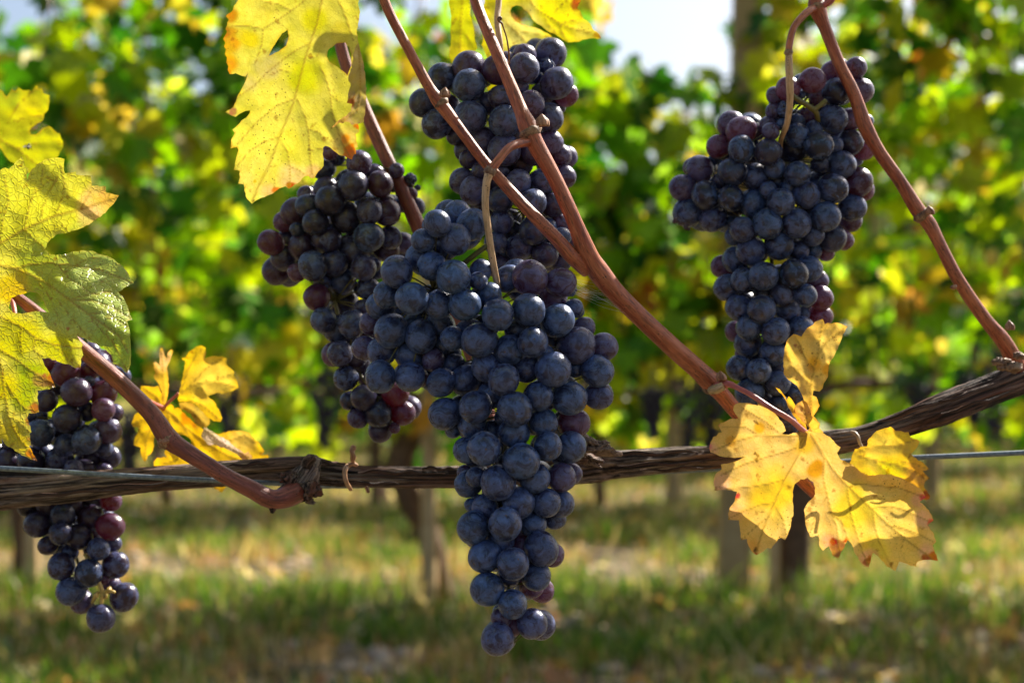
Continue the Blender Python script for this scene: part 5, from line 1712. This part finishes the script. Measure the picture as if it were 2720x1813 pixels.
# --- yellow leaf behind the left cane
cY = (320, 880, 3.483)
L5 = leaf('leaf', 'deep yellow ragged leaf between the left cane and the cordon', cY,
    [(400,700),(430,690),(470,670),(500,715),(530,700),(570,740),(640,800),(690,850),(760,900),(800,905),(900,950),(1000,920),(1100,915),(1190,935),(1230,980),(1290,1040),(1330,1110),(1300,1145),(1365,1140),(1372,1162),(1300,1195),
     (1150,1240),(1050,1300),(1000,1400),(942,1487),(870,1455),(800,1400),(780,1330),(700,1280),(540,1265),(400,1255),(310,1242),(308,1205),(340,1165),(430,1160),(405,1110),(425,1088),(500,1100),(600,1070),(660,1040),(650,1000),(600,960),(500,940),(400,850),(378,770)],
    .765, [(400, 700, 0), (700, 1000, 6), (1300, 1050, -6), (400, 1230, 10), (900, 1450, 2)],
    [(5, [(400,710),(500,780),(590,880),(700,960),(850,1060),(1000,1150),(1120,1190)]), (3.5, [(590,880),(650,980),(680,1040),(780,1180),(850,1280)]), (3.5, [(850,1060),(1000,1010),(1150,960),(1250,1020)]), (3, [(440,740),(450,830),(480,900)]), (3, [(680,1080),(550,1180),(400,1220)])],
    (.88, .58, .06), spots=[(610, 810, 60, (.88, .24, .01)), (680, 860, 30, (.86, .30, .02)), (310, 1218, 18, (.6, .08, .02)), (1190, 1160, 26, (.55, .25, .08))], patches=[(1100, 1030, 130, (.90, .64, .14), .9), (700, 1000, 90, (.88, .56, .04), .9)],
    edge=((.85, .36, .04), 3, .85), parent=vine, mat='gold', seed=23, grid=5)
leaf('lobe', 'rounded upper lobe standing on its own small stalk', cY,
     [(528,620),(540,570),(560,500),(570,440),(590,350),(600,290),(592,268),(570,262),(568,245),(600,240),(620,205),(640,180),(700,140),(750,128),(790,150),(793,200),(780,250),(830,232),(880,226),(940,228),(985,250),(975,285),(985,315),(1020,340),(1050,370),(1050,410),
      (1075,450),(1092,520),(1040,550),(960,572),(880,570),(810,600),(870,650),(920,740),(942,800),(925,835),(860,828),(800,790),(740,730),(700,680),(650,655),(580,648),(540,652)],
     .76, [(540, 600, 0), (780, 180, -6), (1080, 500, 8), (930, 820, 12), (800, 450, 4)],
     [(4, [(535,590),(620,520),(700,485),(800,465),(950,480),(1085,520)]), (3.5, [(620,520),(700,440),(780,350),(860,290),(970,250)]), (3.5, [(560,560),(610,400),(660,280),(760,150)]), (3, [(540,630),(650,640),(760,680),(860,760),(930,825)]), (2.5, [(860,470),(940,420),(1040,390)]), (2.5, [(740,480),(770,560),(800,595)])],
     (.88, .62, .06), patches=[(850, 420, 200, (.90, .68, .12), 1)], edge=((.66, .34, .04), 2.5, 1.0), parent=L5, mat='gold', seed=25, grid=5)
leaf('lobe', 'narrow forked lobe twisted upright', cY,
     [(385,690),(380,620),(385,560),(350,480),(315,440),(308,405),(325,385),(305,340),(303,290),(325,278),(370,320),(362,270),(358,220),(368,158),(385,150),(400,190),(410,220),(430,250),(432,210),(442,188),(470,165),(486,180),(475,220),(465,250),(445,300),(430,350),(445,440),
      (445,520),(430,620),(408,690)],
     .762, [(400, 690, 0), (370, 160, 6), (320, 330, -8), (440, 400, 8)], [(3, [(395,690),(405,550),(395,420),(390,300),(378,170)]), (2, [(395,420),(340,340)]), (2, [(400,330),(460,190)])],
     (.84, .54, .08), patches=[(390, 260, 90, (.84, .56, .28), .9)], edge=((.7, .36, .06), 3, .9), parent=L5, mat='gold', seed=27, grid=4.5)
leaf('lobe', 'left hand lobe with pointed lower end', cY,
     [(400,700),(385,600),(360,520),(350,500),(310,512),(250,505),(192,503),(188,530),(168,555),(230,600),(250,700),(130,770),(118,810),(100,850),(118,882),(165,885),(158,940),(135,975),(125,1012),(125,1050),(185,1070),(185,1110),(192,1150),(210,1190),(228,1205),(245,1182),(250,1150),
      (295,1110),(310,1060),(305,1020),(312,980),(335,950),(360,870),(392,790),(395,740)],
     .768, [(400, 700, 0), (200, 520, -4), (150, 1000, 6), (230, 1190, 12)], [(4, [(400,705),(360,800),(290,900),(240,1000),(225,1190)]), (3, [(400,705),(330,600),(200,510)]), (3, [(370,780),(250,800),(110,850)]), (2.5, [(290,900),(200,950),(130,1040)])],
     (.86, .58, .06), spots=[(225, 1195, 14, (.5, .15, .03))], edge=((.75, .4, .05), 2.5, .95), parent=L5, mat='gold', seed=29, grid=5)
leaf('lobe', 'pale glossy folded strip across the leaf', cY,
     [(770,888),(800,890),(850,920),(900,958),(1000,1010),(1050,1060),(1100,1090),(1150,1130),(1180,1108),(1212,1150),(1218,1192),(1150,1198),(1100,1160),(1050,1120),(980,1085),(900,1055),(820,1050),(760,990),(745,965)],
     .757, [(780, 900, -2), (800, 1000, 14), (1000, 1030, 2), (1000, 1090, 14), (1200, 1150, 0)], [(2.5, [(780,900),(900,1000),(1050,1090),(1200,1170)])],
     (.88, .70, .60), patches=[(1160, 1150, 60, (.70, .38, .20), .9)], edge=((.8, .5, .35), 3, .9), parent=L5, mat='leafg', seed=31, grid=4.5, wave=1.8, sigma=40)
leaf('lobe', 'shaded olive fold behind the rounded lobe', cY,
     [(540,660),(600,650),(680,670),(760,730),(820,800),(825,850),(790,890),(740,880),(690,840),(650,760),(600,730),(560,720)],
     .775, [(600, 680, 0), (780, 850, 6)], [(3, [(550,670),(680,740),(790,870)])], (.42, .32, .07), spots=[(690, 780, 20, (.1, .05, .02))], edge=((.3, .18, .04), 4, .8), parent=L5, mat='gold', seed=33, grid=5, wave=2)  # the fold's shade is painted into its darker olive base colour
mb = MB()
pxtube(mb, [(300, 990, .70, 6), (329, 1012, .70, 7), (350, 1030, .71, 7), (377, 1052, .73, 7), (405, 1070, .75, 6.5), (434, 1084, .762, 7)], 14, .002)
pxtube(mb, [(434, 1084, .762, 5), (450, 1066, .762, 4), (475, 1044, .762, 4)], 12, .002)
mb.build('petiole', M['petiole'], L5)

# --- leaf at the top, right of the thick cane, and the hanging strip left of it
cM = (1150, 0, 3.92)
L6 = leaf('leaf', 'sunlit yellow leaf at the top edge behind the thick cane, deeply notched with a brown tip', cM,
    [(540,-300),(540,-60),(525,200),(520,430),(508,470),(530,520),(545,560),(560,600),(572,680),(565,800),(568,945),(620,925),(700,860),(800,780),(900,700),(1000,640),(1060,560),(1095,450),(1130,425),(1170,410),(1238,402),(1230,370),(1190,345),(1150,330),(1100,300),
     (1030,280),(930,255),(860,220),(820,170),(806,120),(818,80),(870,58),(920,68),(980,120),(1050,220),(1150,290),(1220,340),(1290,370),(1330,400),(1380,430),(1440,442),(1520,437),(1560,415),(1600,410),(1680,400),(1755,402),(1735,360),(1700,330),(1660,290),(1640,250),(1600,215),
     (1570,200),(1550,160),(1530,110),(1500,90),(1535,20),(1560,-60),(1500,-300),(1000,-420)],
    .755, [(700, 0, 0), (1000, 400, 6), (1700, 380, 16), (1400, 200, 4), (560, 900, 6)],
    [(4, [(800,-200),(950,-60),(1080,100),(1160,150),(1250,200),(1330,250),(1450,300),(1680,350)]), (3, [(1250,200),(1300,90),(1400,0),(1450,-60)]), (4, [(640,-100),(700,150),(760,240),(850,320),(960,430),(1030,520)]), (3, [(850,320),(1050,350),(1200,380)]),
     (3, [(1160,150),(1180,240),(1290,350)]), (3, [(700,150),(640,300),(600,450),(590,600)]), (2.5, [(1330,250),(1340,330),(1400,420)]), (2.5, [(1330,250),(1420,220),(1550,200)])],
    (.84, .74, .06), spots=[(1490, 30, 60, (.42, .10, .03)), (1525, 60, 26, (.3, .06, .02)), (1710, 370, 44, (.38, .09, .03)), (1750, 398, 14, DARKT), (1325, 325, 14, (.3, .3, .02)), (555, 930, 30, (.5, .25, .05)), (1550, 160, 10, BRN), (1390, 425, 8, BRN), (1590, 210, 8, BRN)],
    patches=[(900, 300, 260, (.90, .80, .22), 1), (1250, 100, 160, (.80, .74, .04), 1), (1600, 340, 100, (.88, .74, .12), .9)], edge=((.70, .30, .04), 2.2, .95), parent=vine, seed=35, grid=6)
leaf('lobe', 'long yellow green lobe hanging left of the thick cane', cM,
     [(150,-300),(165,-60),(170,60),(185,130),(190,200),(182,330),(185,440),(172,540),(182,620),(210,672),(225,620),(262,638),(300,600),(360,600),(430,560),(438,530),(450,515),(464,508),(455,470),(440,430),(430,300),(415,250),(400,200),(388,140),(390,60),(380,-60),(400,-300)],
     .765, [(200, 0, 0), (300, 600, 10)], [(4, [(320,-250),(310,0),(295,150),(290,300),(285,450),(280,620)]), (2.5, [(300,120),(220,220),(190,300)]), (2.5, [(290,300),(370,400),(440,500)]), (2.5, [(300,60),(370,180)])],
     (.66, .68, .03), patches=[(300, 550, 120, (.84, .70, .06), 1)], edge=((.74, .42, .04), 2.5, .95), parent=L6, seed=37, grid=6)

# --- foliage of the near vine above the picture: unseen shoots and leaves added sunward to shade the fruit
rgc = random.Random(77)
for k in range(3):
    x = .10 + .10 * k
    mb = MB()
    mb.tube([(x, .70, .88), (x + .12, .86, 1.02), (x + .26, 1.02, 1.14), (x + .36, 1.12, 1.22)], [.0045, .004, .003, .002], 8, .03)
    mb.build('cane', M['cane'], vine)
for k in range(44):
    t = rgc.uniform(.56, .92)
    c = Vector((-.035 + rgc.uniform(-.085, .085), .68, .62)) + sdir * t
    g = LEAVES[rgc.randrange(7)]
    o = bpy.data.objects.new('leaf', g[2])
    o.matrix_basis = leaf_matrix(rgc, c, rgc.uniform(.035, .055))
    o.color = (*leaf_colour(rgc, c.z, c.x), 1)
    link(o, vine)

# unseen canopy leaves straight above the frame, added to block overhead sky light
for k in range(150):
    c = Vector((rgc.uniform(-.55, .55), rgc.uniform(.40, .60), rgc.uniform(.95, 1.5)))
    g = LEAVES[rgc.randrange(7)]
    o = bpy.data.objects.new('leaf', g[2])
    o.matrix_basis = leaf_matrix(rgc, c, rgc.uniform(.045, .07))
    o.color = (*leaf_colour(rgc, c.z, c.x), 1)
    link(o, vine)

# --- cobweb strands between the fruit and the thick cane
mb = MB()
rw = random.Random(4)
for k in range(16):
    a = (1520 + rw.uniform(0, 14), 735 + rw.uniform(0, 50), .665)
    b = (1600 + 60 * (k / 16) + rw.uniform(-4, 4), 760 + 72 * (k / 16) + rw.uniform(-6, 6), .668)
    m_ = ((a[0] + b[0]) / 2, (a[1] + b[1]) / 2 + rw.uniform(0, 8), .667)
    mb.tube([P(*a), P(*m_), P(*b)], [.00004] * 3, 4, .004)
o = mb.build('cobweb', M['web'], None, origin=P(1560, 770, .667))
tag(o, 'faint cobweb strands stretched from the front bunch to the thick cane', 'cobweb')
